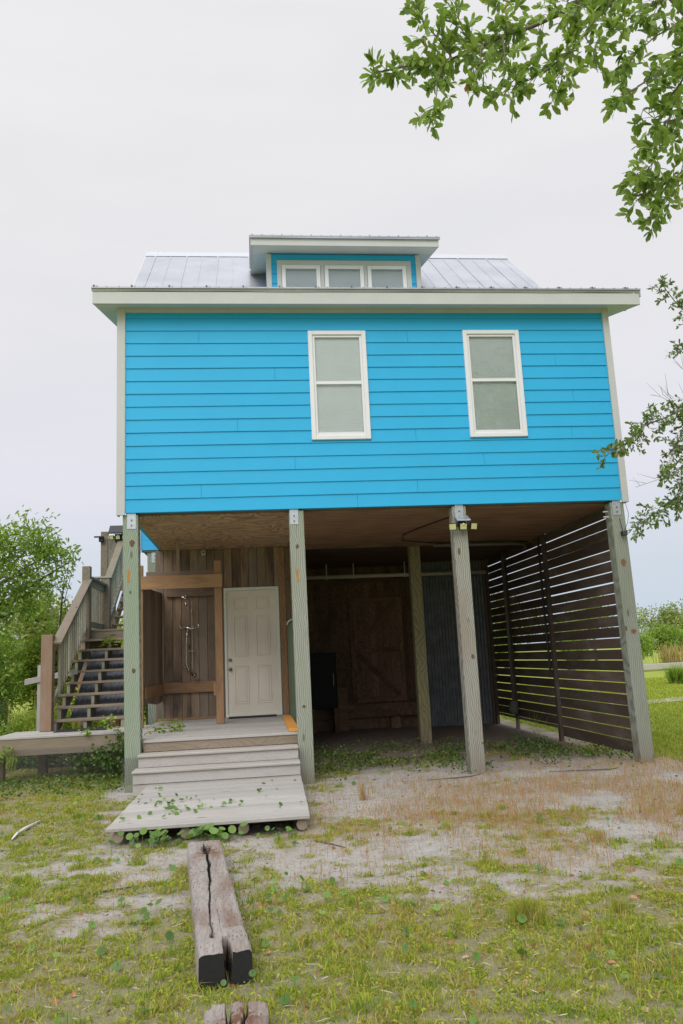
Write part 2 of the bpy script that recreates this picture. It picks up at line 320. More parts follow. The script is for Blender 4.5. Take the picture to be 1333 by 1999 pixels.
for X0, X1 in ((-.105, -.002), (6.422, 6.512)):
    m = MB(); m.box(X0, X1, -.032, .0, 3.31, 6.045); s_ = X0 if X0 < 0 else X1-.022; m.box(s_, s_+.022, .001, .1, 3.31, 6.05); m.build('corner_board', CREAM, H, .003, split=True)
m = MB(); m.box(-.36, -.287, 3.35, 3.372, 3.29, 7.3); m.build('corner_board', CREAM, H, .003, split=True)
m = MB(); m.box(0, 6.42, -.029, -.003, 5.975, 6.046); m.build('frieze_board', CREAM, H, .003)
m = MB(); m.prism([(-.345, -.235, 5.985), (-.345, 1.8, 6.515), (-.345, 1.8, 6.535), (-.345, -.235, 6.005)], (7.19, 0, 0)); m.build('soffit', SOFF, H)
m = MB(); m.box(-.37, 6.87, -.262, -.238, 5.985, 6.148)
for X in (-.37, 6.848): m.prism([(X, -.237, 5.99), (X, 1.8, 6.52), (X, 1.8, 6.70), (X, -.237, 6.17)], (.022, 0, 0))
m.build('eave_fascia', CREAM, H, .003)
m = MB()
m.prism([(-.385, -.29, 6.185), (-.385, 1.82, 6.733), (-.385, 1.82, 6.753), (-.385, -.29, 6.205)], (7.27, 0, 0), .5)
x = -.35
i = 0
while x < 6.87:
    h = .024 if i % 3 == 0 else .012; w = .022 if i % 3 == 0 else .012
    m.prism([(x-w/2, -.295, 6.20), (x-w/2, 1.8, 6.745), (x-w/2, 1.8, 6.745+h), (x-w/2, -.295, 6.20+h)], (w, 0, 0), .4)
    if i % 3 == 0: m.prism([(x+.03, -.295, 6.20), (x+.03, 1.8, 6.745), (x+.03, 1.8, 6.745+h*.8), (x+.03, -.295, 6.20+h*.8)], (.014, 0, 0), .4)
    x += .156; i += 1
m.build('porch_roof', ROOF, H)
m = MB(); m.box(-.38, 6.87, -.284, -.262, 6.176, 6.186); m.build('closure_strip', CLOS, H)
m = MB()
xs = np.linspace(-.38, 6.87, 60)
for a, b in zip(xs[:-1], xs[1:]):
    za, zb = [6.150+.004*math.sin(q*2.1)+.003*math.sin(q*5.3) for q in (a, b)]
    m.add([(a, -.267, za), (b, -.267, zb), (b, -.285, 6.184), (a, -.285, 6.184), (a, -.27, 6.19), (b, -.27, 6.19)], [(0,1,2,3), (3,2,5,4)])
m.box(6.872, 6.89, -.27, .2, 6.1, 6.21); m.build('drip_edge', GALV, H)
x = -.35; i = 0
while x < 6.87:
    if i % 3 == 0: m = MB(); m.box(x-.009, x+.009, -.298, -.2955, 6.203, 6.222); m.build('rib_closure', CLOS, H)
    x += .156; i += 1
# main gable roof
m = MB(); zr = lambda y: 9.45-.87*(4.9-y)
m.prism([(-.37, 1.78, zr(1.78)-.07), (-.37, 4.9, 9.38), (-.37, 8.05, zr(1.75)-.07), (-.37, 8.05, zr(1.75)), (-.37, 4.9, 9.45), (-.37, 1.78, zr(1.78))], (7.24, 0, 0), .5)
x = -.2; i = 0
while x < 6.8:
    w = .03 if i % 2 == 0 else .014; h = .014 if i % 2 == 0 else .007
    m.prism([(x, 1.78, zr(1.78)-.005), (x, 4.88, zr(4.88)-.005), (x, 4.88, zr(4.88)+h), (x, 1.78, zr(1.78)+h)], (w, 0, 0), .4); x += .3; i += 1
m.build('main_roof', ROOF, H)
m = MB(); m.prism([(-.38, 4.72, zr(4.72)+.012), (-.38, 4.9, 9.475), (-.38, 5.08, zr(4.72)+.012), (-.38, 5.08, zr(4.72)+.02), (-.38, 4.9, 9.487), (-.38, 4.72, zr(4.72)+.02)], (7.26, 0, 0)); m.build('ridge_cap', GALV, H)
m = MB()
for X in (-.392, 6.872):
    m.prism([(X, 1.8, zr(1.8)-.2), (X, 4.9, 9.25), (X, 4.9, 9.44), (X, 1.8, zr(1.8)-.01)], (.02, 0, 0))
m.build('rake_trim', CREAM, H, split=True)
# dormer
DBLIND = plain('dormer_blind_reflection', (.50,.56,.62), .7, var=.04)  # blue grey of reflected sky put into the blind colour
m = MB(); D = None
m.prism([(1.91, 2.2, 7.0), (1.91, 2.2, 8.01), (1.91, 3.75, 8.40), (1.91, 3.75, 8.35)], (2.51, 0, 0))
D = m.build('dormer', LAP, H)
m = MB()
z = 7.15
while z < 8.0:
    for a, b in ((1.97, 2.06), (4.28, 4.36)):
        m.prism([(a, 2.199, z), (a, 2.183, z), (a, 2.195, min(z+.175, 8.0)), (a, 2.199, min(z+.175, 8.0))], (b-a, 0, 0))
    z += .1705
m.box(1.97, 4.36, 2.185, 2.199, 7.885, 7.985); m.build('dormer_siding', BLUE, D, split=True)
m = MB()
for X in (1.885, 4.362): m.box(X, X+.085, 2.17, 2.2, 7.0, 8.0)
m.build('dormer_corner_board', CREAM, D, .003, split=True)
m = MB()
GW = [(2.2, 2.7), (2.9, 3.42), (3.61, 4.13)]
m.box(2.06, 4.28, 2.165, 2.199, 7.80, 7.885)
for a, b in ((2.06, 2.13), (2.77, 2.83), (3.49, 3.54), (4.2, 4.28)): m.box(a, b, 2.165, 2.199, 7.1, 7.80)
m.build('dormer_window_casing', CREAM, D, .003, split=True)
for a, b in GW:
    m = MB(); m.box(a-.065, a, 2.155, 2.197, 7.1, 7.795); m.box(b, b+.065, 2.155, 2.197, 7.1, 7.795); m.box(a, b, 2.155, 2.197, 7.735, 7.795); m.build('dormer_window_frame', WHITE, D, .004)
    m = MB(); m.box(a, b, 2.178, 2.183, 7.1, 7.735); m.build('dormer_window_pane', GLASS, D)
    m = MB(); m.box(a, b, 2.19, 2.198, 7.1, 7.735); m.build('dormer_blind', DBLIND, D)
m = MB(); m.box(1.64, 4.67, 1.75, 1.772, 7.915, 8.045)
for X in (1.64, 4.648): m.prism([(X, 1.773, 7.92), (X, 3.7, 8.40), (X, 3.7, 8.53), (X, 1.773, 8.05)], (.022, 0, 0))
m.build('dormer_fascia', CREAM, D, .003)
m = MB(); m.prism([(1.665, 1.773, 7.915), (1.665, 3.6, 8.372), (1.665, 3.6, 8.392), (1.665, 1.773, 7.935)], (2.98, 0, 0)); m.build('dormer_soffit', SOFF, D)
m = MB(); m.prism([(1.62, 1.71, 8.052), (1.62, 3.9, 8.622), (1.62, 3.9, 8.642), (1.62, 1.71, 8.072)], (3.07, 0, 0), .5)
x = 1.66; i = 0
while x < 4.68:
    h = .022 if i % 3 == 0 else .01
    m.prism([(x, 1.705, 8.068), (x, 3.8, 8.63), (x, 3.8, 8.63+h), (x, 1.705, 8.068+h)], (.02, 0, 0), .4); x += .156; i += 1
m.box(1.625, 4.685, 1.715, 1.745, 8.03, 8.054, .3)
m.build('dormer_roof', ROOF, D)
# front windows
def window(x0, x1, z0, z1, zm, tint):
    m = MB(); w = .058
    for a, b, c, d in ((x0, x0+w, z0, z1), (x1-w, x1, z0, z1), (x0+w, x1-w, z0, z0+w), (x0+w, x1-w, z1-w, z1)): m.box(a, b, -.042, .02, c, d)
    fr = m.build('window', WHITE, H, .006)
    m = MB(); s = .03; a0, a1 = x0+w, x1-w
    m.box(a0, a0+s, -.022, .018, z0+w, z1-w); m.box(a1-s, a1, -.022, .018, z0+w, z1-w); m.box(a0+s, a1-s, -.022, .018, z1-w-s, z1-w); m.box(a0+s, a1-s, -.027, .018, z0+w, z0+w+.04)
    m.box(a0+s, a1-s, -.026, .017, zm-.024, zm+.018); m.build('sash', WHITE, fr, .003)
    for c, d, y in ((z0+w+.04, zm-.024, -.012), (zm+.018, z1-w-s, .006)):
        m = MB(); m.box(a0+s, a1-s, y, y+.004, c, d); m.build('pane', GLASS, fr)
    m = MB(); z = z0+w
    while z < z1-w-.02:
        m.prism([(a0, .020, z), (a0, .023, z+.024), (a0, .026, z+.024), (a0, .023, z)], (a1-a0, 0, 0), 1); z += .024
    m.box(a0, a1, .036, .04, z0+w, z1-w)
    m.build('blind', tint, fr)
BLIND2 = plain('window_blind_dim', (.72,.78,.76), .7, var=.04)
window(*WIN[0], *WZ, 5.0, BLIND); window(*WIN[1], 4.227, 5.72, 5.02, BLIND2)
# underside
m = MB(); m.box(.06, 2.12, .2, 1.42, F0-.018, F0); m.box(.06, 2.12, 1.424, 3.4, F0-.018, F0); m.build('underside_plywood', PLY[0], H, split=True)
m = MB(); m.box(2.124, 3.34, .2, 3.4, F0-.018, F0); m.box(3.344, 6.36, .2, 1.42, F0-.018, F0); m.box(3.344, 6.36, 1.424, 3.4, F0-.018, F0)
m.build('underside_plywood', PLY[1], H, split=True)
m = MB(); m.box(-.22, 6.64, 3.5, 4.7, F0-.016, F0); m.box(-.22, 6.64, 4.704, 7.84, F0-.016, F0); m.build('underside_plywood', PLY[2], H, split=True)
m = MB(); m.box(0, 6.42, .081, .2, F0-.004, F0+.2); m.box(2.2, 6.6, 3.4, 3.5, F0-.06, F0+.1); m.box(-.28, 2.2, 3.4, 3.5, F0-.02, F0+.1); m.build('floor_beam', CEDAR['x'], H, split=True)
# posts
def post(bx, tx, y, i, bracket=True, w=.185, zt=F0, strap_side=0, yt=None):
    yt = y if yt is None else yt
    m = MB(); lo = [(bx, y, -.25), (bx+w, y, -.25), (bx+w, y+w, -.25), (bx, y+w, -.25)]; hi = [(tx, yt, zt-.02), (tx+w, yt, zt-.02), (tx+w, yt+w, zt-.02), (tx, yt+w, zt-.02)]
    m.hexa(lo, hi, rng.random()); p = m.build('support_post', POST[i], H, .006)
    if bracket:
        m = MB(); cx = tx+w/2+strap_side; b = m.box(cx-.055, cx+.055, yt-.006, yt-.001, F0-.2, F0+.04)
        br = m.build('bracket', GALV, p, .002)
        m = MB()
        for z in (F0-.09, F0-.155): m.tube([(cx, yt-.006, z), (cx, yt-.016, z)], .011, 6)
        m.build('bolt', BOLT, p, split=True)
    return p
p1 = post(.0, -.035, .012, 0, strap_side=.015); post(2.035, 2.02, .012, 1, strap_side=-.03); post(4.13, 4.125, .012, 2); post(6.31, 6.265, .012, 3, strap_side=-.01)
post(4.225, 4.22, 3.5, 4, False); post(-.19, -.19, 3.43, 0, True, strap_side=.03); post(2.14, 2.14, 3.32, 4, False); post(-.2, -.2, 7.5, 3, False); post(6.4, 6.4, 7.5, 3, False)
for (bx, z, y) in ((.035, 2.56, .01), (2.1, 2.5, .01)):
    m = MB(); m.prism([(bx-.012, y-.001, z-.08), (bx+.014, y-.001, z-.075), (bx+.012, y-.001, z+.075), (bx-.012, y-.001, z+.08)], (0, .006, 0)); m.build('rust_mark', RUST, H)
# knots on the posts
KN = plain('post_knot', (.24,.12,.06), .8, var=.4, nscale=60); KN2 = plain('post_knot_dark', (.13,.085,.05), .85, var=.4, nscale=60)
def knot(x, z, rx, rz, mt, y=.0095):
    m = MB(); n = 14; vs = [(x, y, z)]+[(x+rx*math.cos(t)*(1+.15*math.sin(3*t+x)), y+.001, z+rz*math.sin(t)) for t in [2*math.pi*k/n for k in range(n)]]
    m.add(vs, [(0, k+1, (k+1) % n+1) for k in range(n)]); m.build('knot', mt, H)
for a in ((.08, 2.96, .03, .045, KN2), (.1, 1.42, .022, .03, KN2), (.06, 2.36, .012, .02, KN2), (6.36, 2.51, .035, .05, KN), (6.395, 1.62, .036, .032, KN), (4.18, 2.73, .018, .045, KN2), (4.26, 1.4, .022, .03, KN2), (4.3, .35, .012, .012, KN2), (2.11, 2.86, .018, .03, KN2), (2.12, .9, .02, .02, KN2), (6.30, 1.66, .012, .035, KN2)):
    knot(*a)

# ground-floor room: plank front wall with a door
m = MB(); x = -.05; i = 0
while x < 2.13:
    w = .138; x1 = min(x+w, 2.14)
    for a, b, z0, z1 in ([(x, x1, .6, F0-.02)] if x1 <= 1.055 or x >= 1.95 else [(x, x1, 2.665, F0-.02)]):
        m.box(a+.003, b-.003, 3.32+rng.uniform(-.003, .003), 3.345, z0, z1)
    x += w
m.box(-.05, 1.05, 3.346, 3.36, .55, F0-.02); m.box(1.95, 2.14, 3.346, 3.36, .55, F0-.02); m.box(1.05, 1.95, 3.346, 3.36, 2.665, F0-.02)
m.build('plank_wall', CEDAR['z'], H, .002)
m = MB(); m.box(1.955, 2.06, 3.30, 3.318, .6, F0-.03); m.box(-.05, 1.0, 3.30, 3.318, .6, .635); m.build('wall_trim', CEDARL['z'], H, .003, split=True)
m = MB(); m.box(2.14, 2.17, 3.51, 6.8, .3, F0-.02); m.box(-.05, -.02, 3.37, 6.8, .3, F0-.02); m.box(2.14, 2.165, 3.51, 6.8, -.05, .298); m.build('room_side_wall', BARN['z'], H, split=True)
m = MB()
m.box(1.05, 1.09, 3.285, 3.34, .62, 2.66); m.box(1.91, 1.95, 3.285, 3.34, .62, 2.66); m.box(1.05, 1.95, 3.283, 3.34, 2.615, 2.665); m.box(1.05, 1.95, 3.27, 3.345, .602, .63)
d = m.build('door', JAMB, H, .004)
m = MB()   # six-panel slab: flat with moulded rings
m.box(1.091, 1.909, 3.31, 3.342, .632, 2.613); sl_ = m.build('door_slab', DOORP, d)
m = MB()
def panel(x0, x1, z0, z1):
    w = .016
    for (a, b, c, e) in ((x0, x1, z0, z0+w), (x0, x1, z1-w, z1), (x0, x0+w, z0+w, z1-w), (x1-w, x1, z0+w, z1-w)): m.box(a, b, 3.300, 3.3095, c, e)
    m.box(x0+.035, x1-.035, 3.302, 3.3095, z0+.035, z1-.035)
for x0, x1 in ((1.2, 1.43), (1.56, 1.79)):
    panel(x0, x1, 2.3, 2.5); panel(x0, x1, 1.55, 2.2); panel(x0, x1, .8, 1.4)
m.build('door_panel', DOORP, d, .004)
for z, n_ in ((1.5, 'deadbolt'), (1.35, 'door_knob')):
    m = MB(); m.tube([(1.135, 3.31, z), (1.135, 3.30, z), (1.135, 3.298, z), (1.135, 3.27, z), (1.135, 3.262, z)], [.03, .03, .015, .027 if n_ == 'door_knob' else .02, .012], 14); m.build(n_, NICKEL, d, smooth=False)
m = MB(); m.box(2.14, 5.0, 6.86, 6.88, -.1, .6); m.build('added_rear_skirt', BARN['x'], H)  # added boards that block the bright grass showing below the shed wall
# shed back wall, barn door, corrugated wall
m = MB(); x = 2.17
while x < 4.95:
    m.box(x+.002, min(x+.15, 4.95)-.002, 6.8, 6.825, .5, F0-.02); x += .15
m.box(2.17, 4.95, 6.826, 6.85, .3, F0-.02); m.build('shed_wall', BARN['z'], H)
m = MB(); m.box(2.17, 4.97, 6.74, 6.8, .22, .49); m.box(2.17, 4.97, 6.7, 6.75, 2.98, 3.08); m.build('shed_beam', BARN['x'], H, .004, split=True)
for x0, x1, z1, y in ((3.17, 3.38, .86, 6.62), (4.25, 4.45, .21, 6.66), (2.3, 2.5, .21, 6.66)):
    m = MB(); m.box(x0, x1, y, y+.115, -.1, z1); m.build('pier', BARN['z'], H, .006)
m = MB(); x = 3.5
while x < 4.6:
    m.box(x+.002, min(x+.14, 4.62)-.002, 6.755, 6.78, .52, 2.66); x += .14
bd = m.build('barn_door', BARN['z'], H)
m = MB()
m.box(3.5, 3.6, 6.73, 6.753, .52, 2.66); m.box(4.52, 4.62, 6.73, 6.753, .52, 2.66)
m.build('door_stile', BARN['z'], bd, .003, split=True)
m = MB(); m.box(3.6, 4.52, 6.73, 6.753, .52, .62); m.box(3.6, 4.52, 6.73, 6.753, 2.56, 2.66); m.box(3.6, 4.52, 6.73, 6.753, 1.52, 1.62)
m.bar((3.65, 6.742, 1.64), (4.47, 6.742, 2.54), .1, .018, (-.74, 0, .67)); m.bar((3.65, 6.742, 1.5), (4.47, 6.742, .64), .1, .018, (.72, 0, .69)); m.build('door_brace', BARN['x'], bd, .003, split=True)
V = []; Fc = []; n = 8; cnt = 21*n
for i in range(cnt+1):
    x = 4.97+1.41*i/cnt; y = 6.4+.011*math.sin(2*math.pi*i/n); V += [(x, y, -.05), (x, y, F0-.02)]
for i in range(cnt): Fc += [(2*i, 2*i+2, 2*i+3), (2*i, 2*i+3, 2*i+1)]
tris('corrugated_wall', V, Fc, CORR, H, [.5]*len(Fc), True)
m = MB(); m.box(4.95, 5.0, 6.42, 6.8, .12, F0-.02); m.box(6.3, 6.385, 6.3, 6.385, -.1, F0-.02); m.build('shed_corner_post', CEDAR['z'], H, split=True)

# ------------------------------------------------------------------ slatted screen on the right
T = thing('slatted_screen', (6.4, 3.2, 0), 'brown horizontal slatted timber screen closing the right side under the blue house', 'screen')
zs = [.22+.148*k for k in range(21)]
for y0, y1, lo in ((.2, 2.80, .06), (2.87, 6.25, .17)):
    prev = lo
    for k, z in enumerate(zs+[3.325]):
        g = rng.choice((.005, .006, .007, .008))
        if k > 13: g = rng.choice((.006, .007, .008))
        if k == 18 and y0 < 1: g = .002
        if k == 14 and y0 < 1: g = .011
        m = MB(); top = z-g if k < 21 else 3.337
        if top-prev < .02: prev = z+g; continue
        tz = rng.uniform(-.003, .003)
        m.hexa([(6.40, y0, prev), (6.42, y0, prev), (6.42, y1, prev+tz), (6.40, y1, prev+tz)], [(6.40, y0, top), (6.42, y0, top), (6.42, y1, top+tz), (6.40, y1, top+tz)])
        m.build('slat', SLAT['y'], T, .002); prev = z+g
for y, x0, w in ((2.79, 6.34, .09), (4.98, 6.34, .05), (6.2, 6.33, .09), (.2, 6.421, .04)):
    m = MB(); m.box(x0, min(x0+.06, 6.399) if x0 < 6.4 else x0+.05, y, y+w, -.05, 3.31); m.build('upright', SLAT['z'], T, .003)
# ------------------------------------------------------------------ things under the house
T = thing('drain_pipe', (4.4, 6.1, 0), 'long pale horizontal pipe hung under the house in front of the shed wall', 'pipe')
m = MB(); m.tube([(2.2, 6.1, 3.06), (6.3, 6.1, 3.05)], .04, 12); m.build('pipe', PIPE, T, smooth=True)
for x in (3.0, 3.55, 4.6, 5.6):
    m = MB(); m.box(x-.009, x+.009, 6.05, 6.054, 3.0, F0-.017); m.build('hanger', PIPE, T)
T = thing('vertical_pipe', (6.27, 4.9, 0), 'dark vertical pipe with a round elbow at its foot beside the slats', 'pipe')
m = MB(); m.tube([(6.28, 4.86, 3.3), (6.28, 4.86, .5)], .028, 10); m.build('pipe', PIPED, T, smooth=True)
m = MB(); m.tube([(6.28, 4.86, .53), (6.28, 4.86, .5), (6.27, 4.85, .45), (6.26, 4.84, .36), (6.26, 4.84, .3), (6.26, 4.84, .27)], [.03, .055, .085, .095, .07, .02], 12); m.build('elbow', CONC, T, smooth=True)
T = tag(MB().tube([(6.32, 2.95, 3.28), (6.315, 2.96, 2.2), (6.31, 2.9, 1.08)], .02, 8).build('cable', BLACKP), 'black cable conduit running down the inside of the slatted screen', 'cable')
tag(MB().tube([(4.34, .2, 3.28), (4.36, .4, 3.30), (4.25, .9, 3.308), (4.05, 1.6, 3.312), (3.9, 2.3, 3.31), (4.0, 2.9, 3.30), (4.9, 3.36, 3.29), (6.3, 3.37, 3.29)], .008, 6).build('wire', BLACKP), 'thin black wire stapled along the plywood underside of the house', 'wire')
T = thing('conduit', (5.5, 3.6, 0), 'grey curved conduit pipe under the floor beam near the screen', 'conduit')
m = MB(); m.tube([(4.6, 3.3, 3.26), (6.0, 3.3, 3.25), (6.2, 3.35, 3.24), (6.28, 3.5, 3.2), (6.29, 3.7, 3.18)], .03, 10); m.build('pipe', PIPED, T, smooth=True)
T = thing('storage_cabinet', (2.9, 6.4, 0), 'black storage cabinet in the dark at the shed wall', 'cabinet')
m = MB(); m.box(2.62, 3.14, 6.3, 6.65, .47, 1.56); m.build('body', DARK, T, .01)
m = MB(); m.box(2.64, 3.12, 6.285, 6.298, .52, 1.5); m.build('door', DARK, T, .005)
m = MB(); m.tube([(3.07, 6.27, .9), (3.07, 6.27, 1.15)], .01, 6); m.build('handle', BOLT, T)
m = MB(); m.box(2.62, 2.7, 6.3, 6.65, -.03, .469); m.box(3.06, 3.14, 6.3, 6.65, -.03, .469); m.build('base', BARN['z'], T, split=True)
T = thing('upright_kayak', (2.12, 2.6, 0), 'dull green upright hull with a pale rounded rim behind the second post', 'kayak')
def arch(x0, x1, y, z0, z1, d):
    cx = (x0+x1)/2; r = (x1-x0)/2; pts = [(x0, y, z0), (x1, y, z0)]+[(cx+r*math.cos(t), y, z1-r*.6+r*.6*math.sin(t)) for t in [math.pi*k/10 for k in range(11)]]
    return MB().prism(pts, (0, d, 0))
arch(2.045, 2.3, 2.4, .0, 2.07, .22).build('hull', GREENP, T, .03)
m = MB(); pts = [(2.172+.135*math.cos(t), 2.395, 1.985+.09*math.sin(t)) for t in [math.pi*k/12 for k in range(13)]]; m.tube(pts, .016, 8); m.build('rim', PALE, T, smooth=True)
# solar lights
def solar(loc, label, dz=0, heads=3):
    x, y, z = loc; T = thing('solar_light', loc, label, 'security light')
    m = MB(); m.prism([(x-.09, y-.16, z+.05), (x+.09, y-.16, z+.05), (x+.09, y-.01, z+.13), (x-.09, y-.01, z+.13)], (0, 0, .014)); m.build('solar_panel', GALV if heads == 3 else BLACKP, T, .002)
    m = MB(); m.box(x-.05, x+.05, y-.06, y-.001, z, z+.06); m.tube([(x-.13, y-.07, z), (x+.13, y-.07, z)], .012, 8); m.build('housing', BLACKP, T, .003)
    for dx, a in ((-.13, -.35), (0, 0), (.13, .35))[:heads]:
        c = Vector((x+dx, y-.09, z-.01)); r = Vector((math.cos(a), math.sin(a)*(-1), 0)) if False else Vector((math.cos(a), math.sin(a), 0)); nrm = Vector((r.y, -r.x, -.3)).normalized(); up = r.cross(nrm).normalized(); up = up if up.z > 0 else -up
        def quad(s, t, d0, d1, sh=0):
            q = [c+r*sx*s/2+up*sz*t/2+nrm*d0 for sx, sz in ((-1, -1), (1, -1), (1, 1), (-1, 1))]; w = [p+nrm*(d1-d0) for p in q]; return q, w
        m = MB(); m.hexa(*quad(.098, .088, 0, .025)); hd = m.build('lamp_head', BLACKP, T)
        m = MB(); m.hexa(*quad(.082, .072, .0255, .029)); m.build('lens', GLASSL, hd)
    if heads == 3:
        m = MB(); cc = Vector((x, y-.125, z+.012)); m.tube([cc, cc+Vector((0, -.012, -.003)), cc+Vector((0, -.018, -.004))], [.016, .013, .004], 10); m.build('sensor', WHITE, T, smooth=True)
    return T
solar((4.23, .012, 3.05), 'three headed solar security light on the third post from the left')
T = thing('spotlight', (6.40, .01, 2.88), 'small black spotlight with a hanging wire on the rightmost post', 'spotlight')
m = MB(); m.prism([(6.36, -.06, 2.86), (6.42, -.08, 2.86), (6.43, -.07, 2.93), (6.36, -.05, 2.92)], (0, .06, .0)); m.build('head', BLACKP, T, .006)
m = MB(); m.tube([(6.40, .01, 2.92), (6.38, -.0, 3.0), (6.37, -.0, 3.1)], .004, 5); m.tube([(6.46, -.02, 3.3), (6.50, .0, 3.15), (6.47, .0, 3.03), (6.42, -.01, 2.94)], .003, 5); m.build('wire', BLACKP, T)
tag(MB().box(6.2, 6.31, .1, .12, 3.2, 3.215).box(6.2, 6.31, .1, .12, 3.13, 3.145).build('peg_rail', PVC, None), 'pair of short pale pegs on the inner side of the rightmost post', 'pegs')
T = thing('security_camera', (.74, 3.26, 3.32), 'small beige camera box under the plywood above the shower stall', 'camera')
m = MB(); m.box(.705, .775, 3.2, 3.27, 3.2, 3.29); m.build('body', PALE, T, .006)
m = MB(); m.tube([(.74, 3.2, 3.25), (.74, 3.192, 3.25)], .014, 10); m.build('lens', BLACKP, T); m = MB(); m.tube([(.74, 3.24, 3.29), (.74, 3.24, F0-.018)], .01, 6); m.build('mount', PALE, T)
# ------------------------------------------------------------------ deck and steps
DZ = .6
T = thing('timber_deck', (.8, 1.6, 0), 'weathered grey plank deck with low front steps under the blue house', 'deck')
m = MB(); y = .085
while y < 3.27:
    m.box(.2 if y < .3 else (.0 if y < 1.6 else -.02), 2.06, y, min(y+.136, 3.30), DZ-.03, DZ+rng.uniform(-.001, .001)); y += .14
y = 1.66
while y < 2.6:
    m.box(-1.99-(2.6-y)*.05, -.024, y, y+.136, DZ-.03, DZ+rng.uniform(-.001, .001)); y += .14
m.build('deck_boards', GREY['x'], T, .003)
m = MB(); m.box(.2, 2.04, .1, .13, DZ-.135, DZ-.032); m.box(-2.02, -.0, 1.67, 1.70, DZ-.25, DZ-.032); m.box(-.02, .0, 1.70, 3.3, DZ-.25, DZ-.032); m.box(2.0, 2.03, .14, 3.3, DZ-.3, DZ-.032)
m.box(-1.98, -.02, 2.6, 2.63, DZ-.25, DZ-.032); m.build('rim_board', STAIRW['x'], T, .003, split=True)
for (x0, x1, yf, z) in ((.165, 2.03, -.17, .46), (.14, 2.035, -.43, .315)):
    m = MB(); m.box(x0, x1, yf, yf+.135, z-.032, z, .55); m.box(x0, x1, yf+.14, yf+.28, z-.032, z, .4); m.build('step_tread', GREY['x'], T, .008, split=True)
    m = MB(); m.box(x0+.01, x1-.005, yf+.03, yf+.055, z-.145, z-.034); m.build('step_riser', GREY['x'], T, .003)
m = MB(); m.box(.15, 2.03, -.385, -.36, .02, .165); m.box(.17, .2, -.36, .1, .0, .28); m.box(2.0, 2.03, -.36, .1, 0, .28); m.build('step_base', GREY['x'], T, split=True)
for x, y in ((-2.0, 1.71), (-1.62, 2.45), (-.6, 2.45), (-.2, 1.71), (.4, 1.5), (1.8, 1.5), (.4, 3.0), (1.8, 3.0)):
    m = MB(); m.box(x, x+.12, y, y+.12, -.1, DZ-.036); m.build('leg', CEDAR['z'], T, .005)
m = MB()
for x in (.42, 1.08, 1.66):
    for y, z in ((-.142, .40), (-.142, .345), (-.402, .25), (-.402, .2), (.098, .55), (.098, .50)): m.box(x-.003, x+.003, y-.001, y+.002, z-.003, z+.003)
m.build('nail_heads', BOLT, T)
# wire mesh skirt
def mesh_sheet(name, x0, x1, y, z0, z1, label, s=.0165):
    V = []; F = []
    def strip(a, b, c, d, t=.0010, horiz=False):
        k = len(V)
        if horiz: V.extend([(a, y, c-t), (b, y+.0, d-t), (b, y, d+t), (a, y, c+t)])
        else: V.extend([(a-t, y, c), (a+t, y, c), (b+t, y, d), (b-t, y, d)])
        F.extend([(k, k+1, k+2), (k, k+2, k+3)])
    x = x0
    while x <= x1: strip(x, x+.004*math.sin(x*9), z0+.01*math.sin(x*7), z1); x += s
    z = z0
    while z <= z1: strip(x0, x1, z, z+.01, horiz=True); z += s
    return tag(tris(name, V, F, MESHW, None, [.5]*len(F)), label, 'wire mesh')
mesh_sheet('wire_mesh', -2.0, .0, 1.655, .0, .43, 'fine square wire mesh skirt hanging in front of the left deck')
mesh_sheet('wire_mesh', -.03, .19, -.004, .12, .42, 'piece of square wire mesh stapled across the foot of the leftmost post')

# ------------------------------------------------------------------ outside stair on the left
T = thing('outdoor_staircase', (-.9, 2.5, 0), 'open tread timber staircase with balustrade climbing the left side of the house', 'staircase')
for k in range(8):
    z = .75+.174*k; y = 2.5+.275*k
    m = MB(); m.box(-1.47, -.36, y, y+.135, z-.036, z); m.box(-1.46, -.36, y+.14, y+.275, z-.036, z-.001); m.build('tread', STAIRW['x'], T, .004, split=True)
for X in (-1.43, -1.0, -.46):
    m = MB(); pts = [(X, 2.52, DZ)]
    for k in range(8):
        z = .75+.174*k-.037; y = 2.52+.275*k; pts += [(X, y, z), (X, y+.27, z)]
    pts += [(X, 4.70, 2.05), (X, 4.78, 2.05), (X, 4.78, 1.82), (X, 2.85, DZ)]
    vs = [Vector(p) for p in pts]; n = len(vs)
    # strip of quads between stepped edge and a straight lower edge
    for k in range(8):
        y = 2.52+.275*k; z = .75+.174*k-.037; lo0 = max(DZ+.0, DZ+(y-2.85)*.632); lo1 = max(DZ+.0, DZ+(y+.275-2.85)*.632)
        m.hexa([(X, y, lo0), (X+.045, y, lo0), (X+.045, y+.275, lo1), (X, y+.275, lo1)], [(X, y, z), (X+.045, y, z), (X+.045, y+.275, z), (X, y+.275, z)], .5+X*.1)
    m.build('stringer', BALU['y'], T)
m = MB(); y = 4.65
while y < 6.2: m.box(-1.48, -.3, y, y+.136, 2.105, 2.14); y += .14
m.build('landing_boards', STAIRW['x'], T, .004)
m = MB(); m.box(-1.5, -.3, 4.66, 4.70, 1.93, 2.10); m.box(-1.6, -1.0, 4.86, 4.9, 1.78, 1.93); m.box(-1.48, -1.44, 4.71, 6.2, 1.93, 2.10); m.build('landing_rim', STAIRW['x'], T, .004, split=True)
NEWELW = wood('newel_timber', 'z', (.37,.275,.2), (.22,.15,.105), (.27,.14,.08), ring=10, rv=0, stain_amt=.7, ringmix=.3)
def newel(x, y, z0, z1, w=.14, mt=None):
    m = MB(); m.box(x, x+w, y, y+w, z0, z1); return m.build('newel_post', mt or STAIRW['z'], T, .006)
